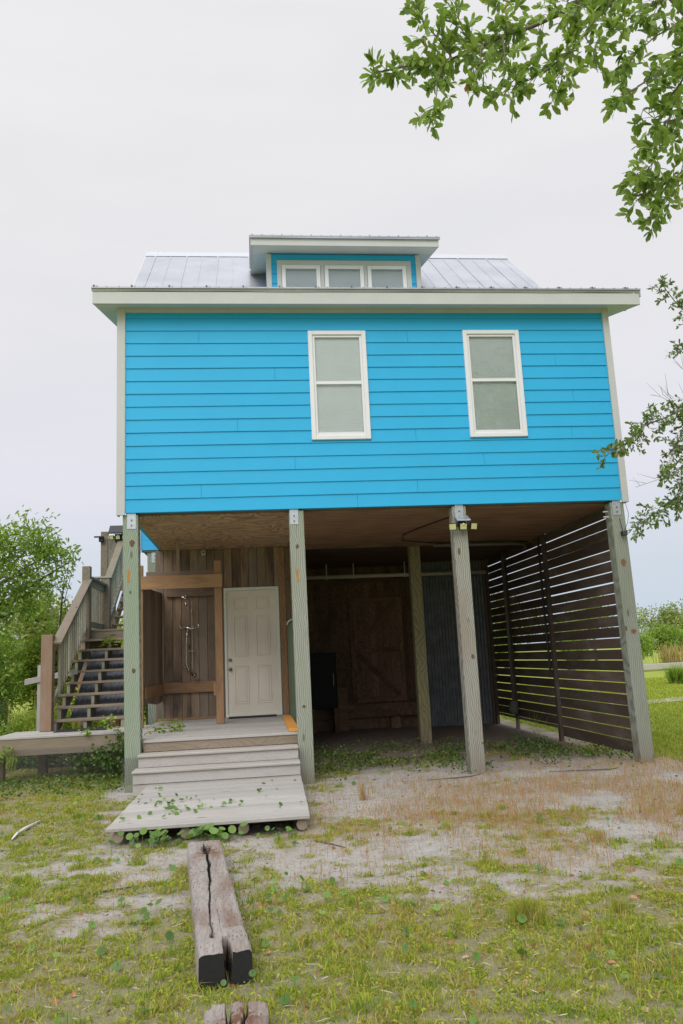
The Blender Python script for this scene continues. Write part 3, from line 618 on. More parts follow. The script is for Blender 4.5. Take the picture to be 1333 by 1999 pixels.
newel(-1.59, 2.38, DZ+.002, 1.99, .165, NEWELW); newel(-1.475, 4.56, -.1, 3.26); newel(-1.43, 6.1, -.1, 3.2, .16); newel(-1.555, 6.12, 1.9, 3.2, .08); newel(-.4, 4.8, -.1, 2.1)
newel(-1.0, 4.95, -.1, 1.9, .12, CEDARL['z']); newel(-1.56, 4.72, -.1, 1.95, .1, CEDARL['z'])
m = MB(); m.box(-1.6, -1.23, 6.08, 6.28, 3.2, 3.235); m.build('post_cap', GREY['x'], T, .004)
m = MB(); m.bar((-1.375, 2.42, 1.86), (-1.375, 4.58, 3.01), .145, .038, (1, 0, 0)); m.build('handrail', STAIRW['y'], T, .004)
m = MB(); m.bar((-1.43, 2.5, 1.80), (-1.43, 4.57, 2.9), .035, .09, (1, 0, 0)); m.bar((-1.43, 2.5, 1.0), (-1.43, 4.6, 2.2), .04, .09, (1, 0, 0)); m.build('rail', BALU['y'], T, .003, split=True)
for i in range(13):
    y = 2.68+.145*i; u = (y-2.5)/2.07
    m = MB(); m.box(-1.41, -1.375, y, y+.035, 1.0+u*1.18-.03, 1.80+u*1.1); m.build('baluster', BALU['z'], T)
m = MB(); m.box(-1.42, -1.38, 4.70, 6.1, 2.93, 3.05); m.box(-1.46, -1.32, 4.70, 6.1, 3.05, 3.085); m.box(-1.42, -1.38, 4.70, 6.1, 2.2, 2.30); m.build('rail', BALU['y'], T, .003, split=True)
for i in range(10):
    y = 4.78+.13*i; m = MB(); m.box(-1.455, -1.425, y, y+.035, 2.16, 3.0); m.build('baluster', BALU['z'], T)
for k in range(6):
    z = 2.31+.172*k; y = 6.25+.275*k
    m = MB(); m.box(-1.25, -.4, y, y+.27, z-.036, z); m.build('tread', STAIRW['x'], T, .004, split=True)
for X in (-1.24, -.5):
    m = MB(); m.bar((X, 6.3, 2.16), (X, 8.1, 3.28), .05, .2, (1, 0, 0)); m.build('stringer', STAIRW['y'], T)
m = MB(); m.bar((-1.36, 6.25, 3.12), (-1.36, 8.1, 4.28), .14, .04, (1, 0, 0)); m.build('handrail', STAIRW['y'], T, .004)
m = MB(); m.bar((-1.32, 6.25, 3.03), (-1.32, 8.1, 4.2), .04, .1, (1, 0, 0)); m.bar((-1.32, 6.25, 2.3), (-1.32, 8.1, 3.47), .04, .09, (1, 0, 0)); m.build('rail', BALU['y'], T, .003, split=True)
for i in range(11):
    y = 6.38+.15*i; u = (y-6.25)/1.85; m = MB(); m.box(-1.36, -1.325, y, y+.035, 2.3+u*1.17, 3.03+u*1.17); m.build('baluster', BALU['z'], T)
m = MB(); y = 8.1
while y < 9.5: m.box(-1.9, -.29, y, y+.136, 3.3, 3.335); y += .14
m.box(-1.9, -.29, 8.08, 8.098, 3.12, 3.30); m.build('upper_deck', STAIRW['x'], T)
newel(-1.83, 8.12, -.1, 4.46, .15); newel(-1.83, 9.3, -.1, 4.3, .12)
m = MB(); x = -1.66
while x < -1.35: m.box(x, x+.10, 8.16, 8.18, 3.3, 4.3); x += .104
m.build('guard_boards', BALU['z'], T, .002)
m = MB(); m.box(-1.68, -1.3, 8.13, 8.158, 4.3, 4.36); m.build('guard_rail', GREY['x'], T)
# corrugated sheet below the stair
V = []; Fc = []; n = 8; cnt = 12*n
for i in range(cnt+1):
    x = -1.30+.86*i/cnt; h = .006*math.sin(2*math.pi*i/n); V += [(x, 2.98-h*.5, .72+h), (x, 4.62-h*.5, 1.78+h)]
for i in range(cnt): Fc += [(2*i, 2*i+2, 2*i+3), (2*i, 2*i+3, 2*i+1)]
tag(tris('corrugated_sheet', V, Fc, CORRD, None, [.5]*len(Fc), True), 'dark grey corrugated sheet sloping beneath the open stair treads', 'roof sheet')
tag(MB().box(-1.33, -.6, 2.1, 2.48, DZ+.003, DZ+.016).build('rubber_mat', RUBBER, None, .004), 'thin black rubber mat at the foot of the outside stairs', 'mat')
tag(MB().box(1.1, 1.85, 2.95, 3.22, DZ+.003, DZ+.017).build('door_mat', RUBBER, None, .004), 'narrow dark doormat below the cream panelled door', 'mat')
T = thing('rail_fence_board', (-1.95, 3.5, 0), 'grey horizontal rail board on a short post in the shrubs behind the stair newel', 'fence')
m = MB(); m.bar((-2.12, 3.5, 1.3), (-1.3, 3.5, 1.44), .09, .03, (0, -.1, 1)); m.build('board', GREY['x'], T, .003)
m = MB(); m.box(-1.93, -1.84, 3.52, 3.58, -.05, 1.56); m.build('post', GREY['z'], T, .003)
T2 = solar((-1.42, 8.0, 4.30), 'dark solar light clamped on the upper deck rail behind the leftmost post')
m = MB(); m.prism([(-1.62, 7.84, 4.36), (-1.22, 7.84, 4.36), (-1.22, 8.06, 4.55), (-1.62, 8.06, 4.55)], (0, 0, .03)); m.box(-1.5, -1.3, 7.98, 8.1, 4.2, 4.42); m.build('dark_panel', BLACKP, T2)
T = thing('spotlight', (-1.86, 8.1, 4.25), 'small dark lamp on the tall post of the upper deck', 'spotlight')
m = MB(); m.box(-1.86, -1.76, 8.03, 8.11, 4.22, 4.34); m.build('body', BLACKP, T, .01); m = MB(); m.box(-1.95, -1.74, 7.98, 8.02, 4.31, 4.34); m.build('hood', BLACKP, T)
# ------------------------------------------------------------------ shower stall
T = thing('shower_stall', (.45, 2.7, DZ), 'open brown timber shower stall standing on the deck left of the door', 'shower stall')
m = MB(); y = 2.11; xp = lambda y: -.068+.13*(y-2.1)/1.2
while y < 3.27:
    y1 = min(y+.135, 3.298); z0 = .90+.02*math.sin(y*40)
    m.hexa([(xp(y)-.02, y, z0), (xp(y), y, z0), (xp(y1), y1, z0), (xp(y1)-.02, y1, z0)], [(xp(y)-.02, y, 2.62), (xp(y), y, 2.62), (xp(y1), y1, 2.62), (xp(y1)-.02, y1, 2.62)]); y += .138
m.build('side_panel', CEDAR['z'], T, .002)
m = MB(); m.box(-.15, -.07, 2.03, 2.10, DZ+.002, 2.93); m.build('front_post', CEDARL['z'], T, .004)
m = MB(); m.box(.965, 1.075, 2.055, 2.165, DZ+.002, 2.97); m.build('front_post', CEDARL['z'], T, .004)
m = MB(); m.box(-.16, 1.085, 2.005, 2.028, 2.57, 2.765); m.build('front_beam', CEDARL['x'], T, .003)
m = MB(); m.box(-.06, .93, 2.3, 2.33, 2.78, 2.86); m.box(-.06, .95, 2.2, 2.23, 2.66, 2.76); m.build('top_shelf', CEDAR['x'], T, .003, split=True)
m = MB(); m.box(.12, .95, 3.255, 3.296, 2.55, 2.70); m.build('back_header', CEDAR['x'], T, .003)
m = MB(); m.box(.08, .96, 3.255, 3.296, 1.02, 1.19); m.build('back_rail', CEDARL['x'], T, .003)
m = MB(); m.bar((-.05, 2.13, 1.085), (.07, 3.25, 1.085), .17, .024, (0, 0, 1)); m.build('side_rail', CEDARL['y'], T, .003)
m = MB(); m.box(.93, .962, 2.1, 2.16, 1.0, 1.19); m.build('end_block', CEDARL['z'], T, .003)
m = MB(); m.box(.41, .455, 2.10, 2.145, 2.772, F0-.02); m.build('hanger_stud', CEDAR['z'], T)
T = thing('outdoor_shower', (.5, 3.24, 1.3), 'chrome outdoor shower with riser pipe and handset on the stall wall', 'shower')
m = MB(); m.tube([(.535, 3.27, 1.33), (.535, 3.25, 1.4), (.535, 3.25, 2.42), (.53, 3.22, 2.5), (.51, 3.15, 2.55), (.47, 3.08, 2.56), (.45, 3.06, 2.53)], .0085, 8); m.tube([(.535, 3.3, 2.3), (.535, 3.24, 2.3)], .014, 8); m.build('riser_pipe', CHROME, T, smooth=True)
m = MB(); m.tube([(.45, 3.06, 2.535), (.44, 3.055, 2.52), (.435, 3.05, 2.49)], [.015, .05, .055], 14); m.build('shower_head', CHROME, T, smooth=True)
m = MB(); m.tube([(.39, 3.23, 2.04), (.6, 3.23, 2.03)], .02, 10); m.tube([(.43, 3.3, 2.04), (.43, 3.22, 2.04)], .022, 8); m.tube([(.56, 3.3, 2.04), (.56, 3.22, 2.04)], .022, 8); m.build('mixer_valve', CHROME, T, smooth=True)
for x, s in ((.385, -1), (.605, 1)):
    m = MB(); m.tube([(x, 3.23, 2.035), (x+s*.035, 3.2, 2.04), (x+s*.04, 3.18, 2.09)], [.018, .014, .011], 8); m.build('tap_handle', CHROME, T, smooth=True)
m = MB(); m.tube([(.47, 3.2, 2.03), (.445, 3.2, 1.8), (.44, 3.21, 1.5), (.46, 3.2, 1.42), (.51, 3.2, 1.33)], .007, 6); m.tube([(.475, 3.22, 2.05), (.475, 3.2, 2.35), (.44, 3.17, 2.45)], .006, 6); m.build('hose', CHROME, T, smooth=True)
m = MB(); m.tube([(.5, 3.2, 1.36), (.54, 3.17, 1.3), (.58, 3.14, 1.29), (.585, 3.12, 1.30)], [.012, .02, .035, .03], 10); m.tube([(.40, 3.2, 1.42), (.47, 3.22, 1.40)], .012, 8); m.build('handset', BOLT, T, smooth=True)
m = MB(); m.box(.47, .57, 3.21, 3.27, 1.66, 1.675); m.build('soap_shelf', BOLT, T)
tag(MB().box(1.93, 2.055, .1, 2.45, DZ+.003, DZ+.043).build('plank', PINE, None, .004), 'fresh orange pine plank lying along the right edge of the deck', 'plank')
# ------------------------------------------------------------------ slatted platform in front of the steps
T = thing('platform', (1.15, -1.5, 0), 'low weathered grey plank platform lying on the grass before the steps', 'platform')
N = 17
m = MB()
for i in range(N):
    y0 = -2.72+i*2.42/N; y1 = y0+2.42/N-.004
    xl = .275+.035*(i/N)+rng.uniform(-.004, .004); xr = 1.99+.05*(i/N)+rng.uniform(-.004, .004); z = .15+rng.uniform(-.002, .002)
    m.hexa([(xl, y0, z-.03), (xr, y0, z-.03), (xr, y1, z-.03), (xl, y1, z-.03)], [(xl, y0, z), (xr, y0, z), (xr, y1, z), (xl, y1, z)])
m.build('planks', GREY['x'], T, .004)
for x in (.37, .93, 1.42, 1.92):
    m = MB(); m.tube([(x, -2.675, .07), (x+.02, -.35, .07)], .047, 12); m.build('runner', STAIRW['y'], T)
tag(MB().box(-.05, .12, -.13, -.03, .0, .035).build('board_offcut', GREY['x'], None, .004), 'short grey board offcut on the ground at the foot of the leftmost post', 'board')
# ------------------------------------------------------------------ old timbers
TAR = plain('tarred_end', (.012,.012,.013), .7, var=.3, nscale=30)
def timber(name, P0, P1, w, h, label, cut, nu=170, nv=64, end=True):
    T = thing(name, ((P0[0]+P1[0])/2, (P0[1]+P1[1])/2, 0), label, 'timber')
    P0 = Vector((P0[0], P0[1], 0)); P1 = Vector((P1[0], P1[1], 0)); d = P1-P0; s = Vector((-d.y, d.x, 0)).normalized()*-1
    if s.x < 0: s = -s
    V = []; F = []
    for i in range(nu+1):
        u = i/nu
        for j in range(nv+1):
            v = j/nv; edge = min(v, 1-v)
            wob = .008*mnoise.noise(Vector((u*9, 3.1 if v < .5 else 7.7, h)))
            z = h-cut(u, v)-(.012*max(0, 1-edge/.04))+.004*mnoise.noise(Vector((u*20, v*6, 1)))
            up = u
            p = P0+d*up+s*((v-.5)*w+(wob if v > .5 else -wob)); V.append((p.x, p.y, max(z, -.03)))
    for i in range(nu):
        for j in range(nv):
            a = i*(nv+1)+j; F += [(a, a+1, a+nv+2), (a, a+nv+2, a+nv+1)]
    k = len(V)
    for j in (0, nv):
        for i in range(nu+1):
            p = V[i*(nv+1)+j]; V.append((p[0]+(-.004 if j == 0 else .004), p[1], -.05))
    for q, j in enumerate((0, nv)):
        for i in range(nu):
            a = i*(nv+1)+j; b = (i+1)*(nv+1)+j; c_ = k+q*(nu+1)+i; e_ = c_+1
            F += [(a, b, e_), (a, e_, c_)]
    o = tris('beam', V, F, TIE['y'], T, [.3]*len(F))
    st = np.zeros(len(V), np.float32); ro = np.zeros(len(V), np.float32)
    for i in range(nu+1):
        for j in range(nv+1):
            u, v = i/nu, j/nv; q = i*(nv+1)+j; c_ = cut(u, v); ro[q] = min(1, max(0, c_-.008)/.012)  # shade inside the cracks put into the colour, by depth of cut
            s1 = math.exp(-((u-.13)/.06)**2-((v-.5-.12*math.sin(u*20))/.2)**2)*(.6+mnoise.noise(Vector((u*50, v*9, 3)))); s2 = .55*max(0, mnoise.noise(Vector((u*5+2, v*2, 8))))*(u > .15)*(u < .85)*2.0+.04
            st[q] = min(1, max(0, s1*1.6+s2))
    for nm, arr in (('stain', st), ('crack_shade', ro)):
        at = o.data.attributes.new(nm, 'FLOAT', 'POINT'); at.data.foreach_set('value', arr)
    # end faces
    for i, nm in ((0, 'far'), (nu, 'near')):
        V2 = []; F2 = []; off = d.normalized()*(.003 if i else -.003)
        for j in range(nv+1):
            p = V[i*(nv+1)+j]; V2 += [(p[0]+off.x, p[1]+off.y, p[2]), (p[0]+off.x, p[1]+off.y, -.05)]
        for j in range(nv):
            if V2[2*j][2] < .0 and V2[2*j+2][2] < .0: continue
            F2 += [(2*j, 2*j+2, 2*j+3), (2*j, 2*j+3, 2*j+1)]
        tris('end_face', V2, F2, TAR if (i and end) else TIE['y'], T, [.3]*len(F2))
    return T
def cutA(u, v):
    c = .42+.1*math.sin(u*5+.4)+.05*mnoise.noise(Vector((u*16, 5, 5))); 
    if u > .9: c = .55
    d = abs(v-c); wd = .020+.022*max(0, math.sin(u*6.5-.3))*(u < .75)+(.0 if u < .86 else (u-.86)*.5)
    dep = .05 if .03 < u < .72 else (.0 if u < .03 else .02)
    if u > .88: dep = .17
    r = dep*max(0, 1-d/wd)**.5 if d < wd else 0
    r += .006*max(0, mnoise.noise(Vector((u*30, v*9, 4))))*2
    if .06 < u < .17: r += .022*max(0, 1-abs(v-.5)/.2)*(1+mnoise.noise(Vector((u*60, v*20, 2))))
    return r
timber('old_timber', (1.135, -3.42), (1.392, -5.85), .248, .145, 'long cracked square timber lying in the grass with a split black near end', cutA)
def cutB(u, v):
    r = .07*max(0, 1-abs(v-.62-.03*math.sin(u*20))/.03)**.5 if abs(v-.62-.03*math.sin(u*20)) < .03 else 0
    r += .07*max(0, 1-abs(v-.38)/.05) if u < .2 else 0
    e = .05+.03*mnoise.noise(Vector((v*9, 0, 0)))
    if u < e: r += .09*(1-u/e)
    return r+.01*max(0, mnoise.noise(Vector((u*25, v*12, 9))))*2
timber('old_timber', (1.45, -6.23), (1.5, -7.6), .25, .10, 'nearest short weathered timber stub with a frayed cracked end', cutB, end=False)
# small things on the ground
tag(MB().tube([(-.64, -2.14, .012), (-.66, -1.9, .016), (-.645, -1.7, .018), (-.6, -1.38, .015)], [.006, .014, .016, .013], 8).build('white_stick', PVC, None, smooth=True), 'white bent stick lying in the grass at the left', 'stick')
for pts, lab in (([(3.5, -.35, .01), (3.85, -.38, .02), (4.05, -.3, .015), (4.25, -.12, .012)], 'crooked brown branch on the sand left of the third post'), ([(5.0, -.3, .01), (5.3, -.38, .015), (5.7, -.42, .01), (5.85, -.34, .012)], 'thin dry stick on the sand between the third and rightmost posts'), ([(2.0, -3.05, .012), (2.1, -3.2, .015), (2.22, -3.36, .01)], 'short dark twig on the sand by the platform corner'), ([(.15, -4.25, .01), (.4, -4.15, .014), (.72, -4.02, .01)], 'thin dry twig on the sand patch left of the long timber')):
    tag(MB().tube(pts, [.004]+[.009]*(len(pts)-2)+[.003], 6).build('twig', TWIG, None, smooth=True), lab, 'twig')
# ------------------------------------------------------------------ ground
_tab = np.random.default_rng(5).random((256, 256))
def vn(x, y, sc, sd=0):
    x = x*sc+sd*17.3; y = y*sc+sd*5.1; xi = np.floor(x).astype(int); yi = np.floor(y).astype(int); fx = x-xi; fy = y-yi
    fx = fx*fx*(3-2*fx); fy = fy*fy*(3-2*fy); g = lambda a, b: _tab[a & 255, b & 255]
    return (g(xi, yi)*(1-fx)+g(xi+1, yi)*fx)*(1-fy)+(g(xi, yi+1)*(1-fx)+g(xi+1, yi+1)*fx)*fy
def fbm(x, y, sc, o=4, sd=0):
    r = 0; a = .5; t = 0
    for i in range(o): r = r+a*vn(x, y, sc*2**i, sd+i); t += a; a *= .55
    return r/t
def ss(v, a, b): 
    t = np.clip((v-a)/(b-a), 0, 1); return t*t*(3-2*t)
def cover(x, y):
    n = fbm(x, y, 1.5, 5, 1); n2 = fbm(x, y, 6.5, 4, 9)
    base = np.where(y < -4.4, .60, .50)
    base = base-.02+.22*ss(-y, 4.4, 5.8)*(1-.5*ss(-x, -.9, .4))-.075*np.exp(-((x-3.6)/2.2)**2-((y+3.6)/1.0)**2)+.08*ss(-x, -1, 1)
    base = base-.26*ss(x, 1.9, 2.6)*ss(y, -2.9, -1.7)*(1-ss(y, -.1, .5))*(1-ss(x, 7, 8))
    base = base-.10*np.exp(-((x-.65)**2/.12+(y+4.3)**2/.25))-.10*np.exp(-((x-2.6)**2/.5+(y+3.6)**2/.4))
    base = base+.12*ss(x, 7, 9)+.28*ss(x, 6.7, 7.6)*ss(y, -1.2, .6)
    under = (x > 2.2)*(x < 6.5)*(y > 0); base = np.where(under, .30+.14*np.exp(-((y-1.4)/1.3)**2)-.3*ss(y, 2.6, 4.2), base)
    base = np.where((x > -.2)*(x < 2.2)*(y > -.2)*(y < 7), .1, base)
    base = np.where((x < -.3)*(y > -1.), base+.15, base)
    return np.clip(ss(n*.45+n2*.55+base-.5, .37, .59), 0, 1)
def brownm(x, y):
    n = fbm(x, y, 1.1, 4, 4)
    z = ss(fbm(x, y, 3.5, 3, 61), .38, .6)*1.2*np.exp(-((x-5.3)/2.1)**2-((y+1.9)/.75)**2)+.5*np.exp(-((x-3.3)/1.2)**2-((y+2.7)/.6)**2)+.3*ss(-x, .3, 1.5)*ss(y, -3, -1)+.34*ss(x, 2.5, 4.5)*ss(y, -6, -3.5)+.16
    return np.clip(z*ss(n, .3, .55)*1.3, 0, 1)
def gz(x, y):
    return .035*(fbm(x, y, .5, 3, 20)-.5)+.02*(fbm(x, y, 3, 3, 23)-.5)
def axis(a, b, s, far): 
    c = list(np.arange(a, b, s)); k = b; st = s
    while k < far[1]: c.append(k); st *= 1.25; k += st
    k = a-s; st = s; lo = []
    while k > far[0]: lo.append(k); st *= 1.25; k -= st
    return np.array(lo[::-1]+c)
gx = axis(-4, 10, .05, (-900, 900)); gy = axis(-8.6, 8, .05, (-900, 1500))
X, Y = np.meshgrid(gx, gy, indexing='ij'); Zg = gz(X, Y)*np.exp(-np.maximum(0, np.hypot(X-3, Y)-14)/10)
nx, ny = X.shape; idx = np.arange(nx*ny).reshape(nx, ny)
a, b, c_, d_ = idx[:-1, :-1].ravel(), idx[1:, :-1].ravel(), idx[1:, 1:].ravel(), idx[:-1, 1:].ravel()
def groundmat():
    t = NT('sandy_ground'); o = t.obj()
    cov = t.node('Attribute', attribute_name='cover').outputs['Fac']; br = t.node('Attribute', attribute_name='brown').outputs['Fac']; far = t.node('Attribute', attribute_name='far').outputs['Fac']
    n1 = t.noise(o, 2.2, 6, .65); n2 = t.noise(o, 30, 5, .7); n3 = t.noise(o, 160, 3, .7); n4 = t.noise(o, 9, 6, .7)
    sand = t.mix(t.rng(n1, .3, .7), (.44,.41,.385), (.57,.545,.53)); sand = t.mix(t.math('MULTIPLY', t.rng(n4, .5, .7), .6), sand, (.27,.2,.155))
    sand = t.mix(t.math('MULTIPLY', t.rng(n3, .52, .7), .55), sand, (.24,.20,.17)); sand = t.mix(t.math('MULTIPLY', t.rng(n2, .58, .7), .5), sand, (.62,.61,.60))
    soil = t.mix(t.rng(n2, .35, .65), (.17,.165,.05), (.29,.28,.10)); soil = t.mix(t.math('MULTIPLY', t.rng(n3, .5, .65), .5), soil, (.40,.37,.3))
    c = t.mix(t.math('MULTIPLY', cov, .8), sand, soil); c = t.mix(t.math('MULTIPLY', br, t.rng(n2, .3, .7)), c, (.36,.25,.17))
    lawn = t.mix(t.rng(n4, .35, .65), (.25,.32,.05), (.35,.41,.08)); lawn = t.mix(t.math('MULTIPLY', t.rng(n1, .5, .75), .5), lawn, (.3,.27,.12))
    c = t.mix(t.math('MULTIPLY', t.node('Attribute', attribute_name='dirt_shade').outputs['Fac'], .85), c, t.mix(t.rng(n2, .3, .7), (.15,.115,.09), (.24,.19,.155)))  # darker soil below house and left deck, with shade put into its colour
    c = t.mix(far, c, lawn); t.col(c); t.b.inputs['Roughness'].default_value = .95; t.b.inputs['Specular IOR Level'].default_value = .1
    t.bump(t.math('ADD', n2, n3), .8, .014); return t.m
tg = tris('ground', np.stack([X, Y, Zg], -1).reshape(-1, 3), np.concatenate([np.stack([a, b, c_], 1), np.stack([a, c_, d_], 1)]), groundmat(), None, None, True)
tag(tg, kind='structure')
for nm, arr in (('dirt_shade', ss(-X, 0, .1)*(1-ss(-X, 2.0, 2.6))*ss(Y, 1.5, 1.9)*(1-ss(Y, 4.2, 5))+ss(X, -.3, .1)*(1-ss(X, 6.3, 6.6))*ss(Y+.5*fbm(X, Y, 2, 3, 70), .7, 2.2)*(1-ss(Y, 7.4, 7.8))), ('cover', cover(X, Y)), ('brown', brownm(X, Y)), ('far', np.clip(ss(X, 6.45, 7.1)*ss(Y, -.6, 1.0)+ss(Y, 7, 10)+ss(np.hypot(X-3, Y+3), 12, 18)+ss(-X, 2.2, 3.5)*ss(Y, 0, 1.5), 0, 1))):
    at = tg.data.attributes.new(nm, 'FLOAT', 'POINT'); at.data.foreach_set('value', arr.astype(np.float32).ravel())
SANDP = plain('path_sand', (.45,.4,.34), .95, var=.12, nscale=8)
tag(MB().add([(10.3, 8.6, .02), (12.2, 9.3, .02), (16, 11.6, .02), (22, 16, .02), (21.6, 16.8, .02), (15.6, 12.4, .02), (11.8, 10.1, .02), (10.0, 9.6, .02)], [(0,1,6,7), (1,2,5,6), (2,3,4,5)]).build('path', SANDP), kind='structure')

# ------------------------------------------------------------------ grass, weeds and litter
CAM = np.array([1.58, -9.906])
def scatter(n, x0, x1, y0, y1, wfn, pw=1.5):
    out = []; tot = 0
    while tot < n:
        x = NR.uniform(x0, x1, n*2); y = NR.uniform(y0, y1, n*2); d = np.hypot(x-CAM[0], y-CAM[1])
        k = NR.random(n*2) < np.clip(wfn(x, y)*np.minimum(1, (4.5/np.maximum(d, 3))**pw), 0, 1); out.append(np.stack([x[k], y[k]], 1)); tot += k.sum()
        if len(out) > 14: break
    return np.concatenate(out)[:n]
def blocked(x, y):
    b = (x > .2)*(x < 2.08)*(y > -2.75)*(y < 3.4); b |= (x > -.05)*(x < 2.1)*(y > 1.6)
    u = np.clip((-3.42-y)/2.43, 0, 1); cx = 1.135+.257*u; b |= (np.abs(x-cx) < .12)*(y < -3.42)*(y > -5.86); b |= (np.abs(x-1.47) < .11)*(y < -6.24)
    return b
def blades(P, h, w, lean, rn, z=None, seg=True):
    n = len(P); z0 = gz(P[:, 0], P[:, 1])-.004 if z is None else z
    th = NR.uniform(0, 2*np.pi, n); ph = NR.uniform(0, 2*np.pi, n); sx, sy = np.cos(th)*w/2, np.sin(th)*w/2; lx, ly = np.cos(ph)*lean*h, np.sin(ph)*lean*h
    V = np.zeros((n, 5, 3)); V[:, 0] = np.stack([P[:, 0]-sx, P[:, 1]-sy, z0], 1); V[:, 1] = np.stack([P[:, 0]+sx, P[:, 1]+sy, z0], 1)
    V[:, 2] = np.stack([P[:, 0]-sx*.8+lx*.35, P[:, 1]-sy*.8+ly*.35, z0+h*.6], 1); V[:, 3] = np.stack([P[:, 0]+sx*.8+lx*.35, P[:, 1]+sy*.8+ly*.35, z0+h*.6], 1)
    V[:, 4] = np.stack([P[:, 0]+lx, P[:, 1]+ly, z0+h*np.clip(1-lean*.3, .3, 1)], 1)
    F = (np.array([[0, 1, 3], [0, 3, 2], [2, 3, 4]])[None]+np.arange(n)[:, None, None]*5).reshape(-1, 3)
    return V.reshape(-1, 3), F, np.repeat(rn, 3)
def leaves(C, Dv, L, Wd, rn, droop=.15):
    n = len(C); Dv = Dv/np.linalg.norm(Dv, axis=1, keepdims=True); q = NR.normal(size=(n, 3)); s = np.cross(Dv, q); s /= np.linalg.norm(s, axis=1, keepdims=True); nn = np.cross(s, Dv); nn *= np.sign(nn[:, 2:3]+1e-6)
    L = np.broadcast_to(L, (n,))[:, None]; Wd = np.broadcast_to(Wd, (n,))[:, None]
    V = np.stack([C, C+Dv*L*.35-s*Wd*.42, C+Dv*L*.35+s*Wd*.42, C+Dv*L*.75-s*Wd*.5-nn*L*droop*.4, C+Dv*L*.75+s*Wd*.5-nn*L*droop*.4, C+Dv*L-nn*L*droop], 1)
    F = (np.array([[0, 2, 1], [1, 2, 4], [1, 4, 3], [3, 4, 5]])[None]+np.arange(n)[:, None, None]*6).reshape(-1, 3)
    return V.reshape(-1, 3), F, np.repeat(rn, 4)
def join(parts):
    V = []; F = []; R_ = []; k = 0
    for v, f, r in parts: V.append(v); F.append(f+k); R_.append(r); k += len(v)
    return np.concatenate(V), np.concatenate(F), np.concatenate(R_)
def discs(C, N, r, rn, k=9, notch=True):
    n = len(C); N = N/np.linalg.norm(N, axis=1, keepdims=True); a = np.cross(N, NR.normal(size=(n, 3))); a /= np.linalg.norm(a, axis=1, keepdims=True); b = np.cross(N, a); t = np.arange(k)*2*np.pi/k
    V = [C-N*r[:, None]*.12]+[C+(a*math.cos(q)+b*math.sin(q))*r[:, None] for q in t]; V = np.stack(V, 1)
    F = (np.array([[0, i+1, (i+1) % k+1] for i in range(k)])[None]+np.arange(n)[:, None, None]*(k+1)).reshape(-1, 3)
    return V.reshape(-1, 3), F, np.repeat(rn, k)

gw = lambda x, y: np.where(blocked(x, y), 0, (cover(x, y)**1.2+.02)*(.12+1.5*ss(fbm(x, y, 11, 3, 50), .38, .62)))
P = scatter(290000, -4, 8.5, -7.2, 3.2, gw); d = np.hypot(P[:, 0]-CAM[0], P[:, 1]-CAM[1]); n = len(P)
tall = fbm(P[:, 0], P[:, 1], 1.7, 3, 31); hh = (.014+.045*tall*NR.random(n)+.03*(NR.random(n) < .08)*NR.random(n))*(1+.25*(P[:, 1] < -5)); ww = .0030+.0005*d*NR.uniform(.6, 1.2, n)
g1 = blades(P, hh, ww, NR.uniform(.2, 1.4, n), np.clip(NR.normal(.47, .24, n)+.5*(fbm(P[:, 0], P[:, 1], .8, 3, 41)-.5)+.7*(fbm(P[:, 0], P[:, 1], 7, 3, 43)-.5)+.3*brownm(P[:, 0], P[:, 1]), 0, 1))
P = scatter(60000, -4, 8.5, -7.2, 3.2, gw); n = len(P); z = gz(P[:, 0], P[:, 1])
C = np.stack([P[:, 0], P[:, 1], z+NR.uniform(.0, .02, n)], 1); Dv = np.stack([NR.normal(size=n), NR.normal(size=n), NR.uniform(0, .7, n)], 1); L = NR.uniform(.010, .028, n)
g2 = leaves(C, Dv, L, L*.45, np.clip(NR.normal(.4, .2, n), 0, .8))
Q = scatter(1500, -4, 8.5, -7.2, 1.5, gw, .9); k_ = 22; P = np.repeat(Q, k_, 0)+NR.normal(0, .022, (len(Q)*k_, 2)); n = len(P); d = np.hypot(P[:, 0]-CAM[0], P[:, 1]-CAM[1])
g4 = blades(P, np.repeat(NR.uniform(.035, .095, len(Q)), k_)*NR.uniform(.5, 1, n), .0028+.0004*d, NR.uniform(.1, .9, n), np.clip(np.repeat(NR.normal(.3, .2, len(Q)), k_)+NR.normal(0, .1, n), 0, 1))
V, F, R_ = join([g1, g2, g4]); tag(tris('grass', V, F, GRASS, None, R_), 'short patchy yellow green grass and weeds over the sandy yard', 'grass', kind='stuff')
# right lawn and left verge
P = scatter(90000, 6.6, 24, -1.2, 22, lambda x, y: np.where(x > 6.75, .9, 0)*np.where((x-1.58) < (y+10)*.63+1, 1, .15), 1.1); d = np.hypot(P[:, 0]-CAM[0], P[:, 1]-CAM[1]); n = len(P)
g1 = blades(P, NR.uniform(.03, .08, n), .003+.0006*d, NR.uniform(.2, 1.2, n), np.clip(NR.normal(.38, .2, n), 0, 1))
P = scatter(26000, -6, -.9, 1.2, 9, lambda x, y: np.where((x < -2.15)|(y > 3.9), .9, 0), .6); n = len(P)
g3 = blades(P, NR.uniform(.08, .38, n), NR.uniform(.008, .014, n), NR.uniform(.2, .8, n), np.clip(NR.normal(.3, .2, n), 0, .8))
V, F, R_ = join([g1, g3]); tag(tris('lawn', V, F, GRASS, None, R_), 'bright green lawn grass beside the house', 'grass', kind='stuff')
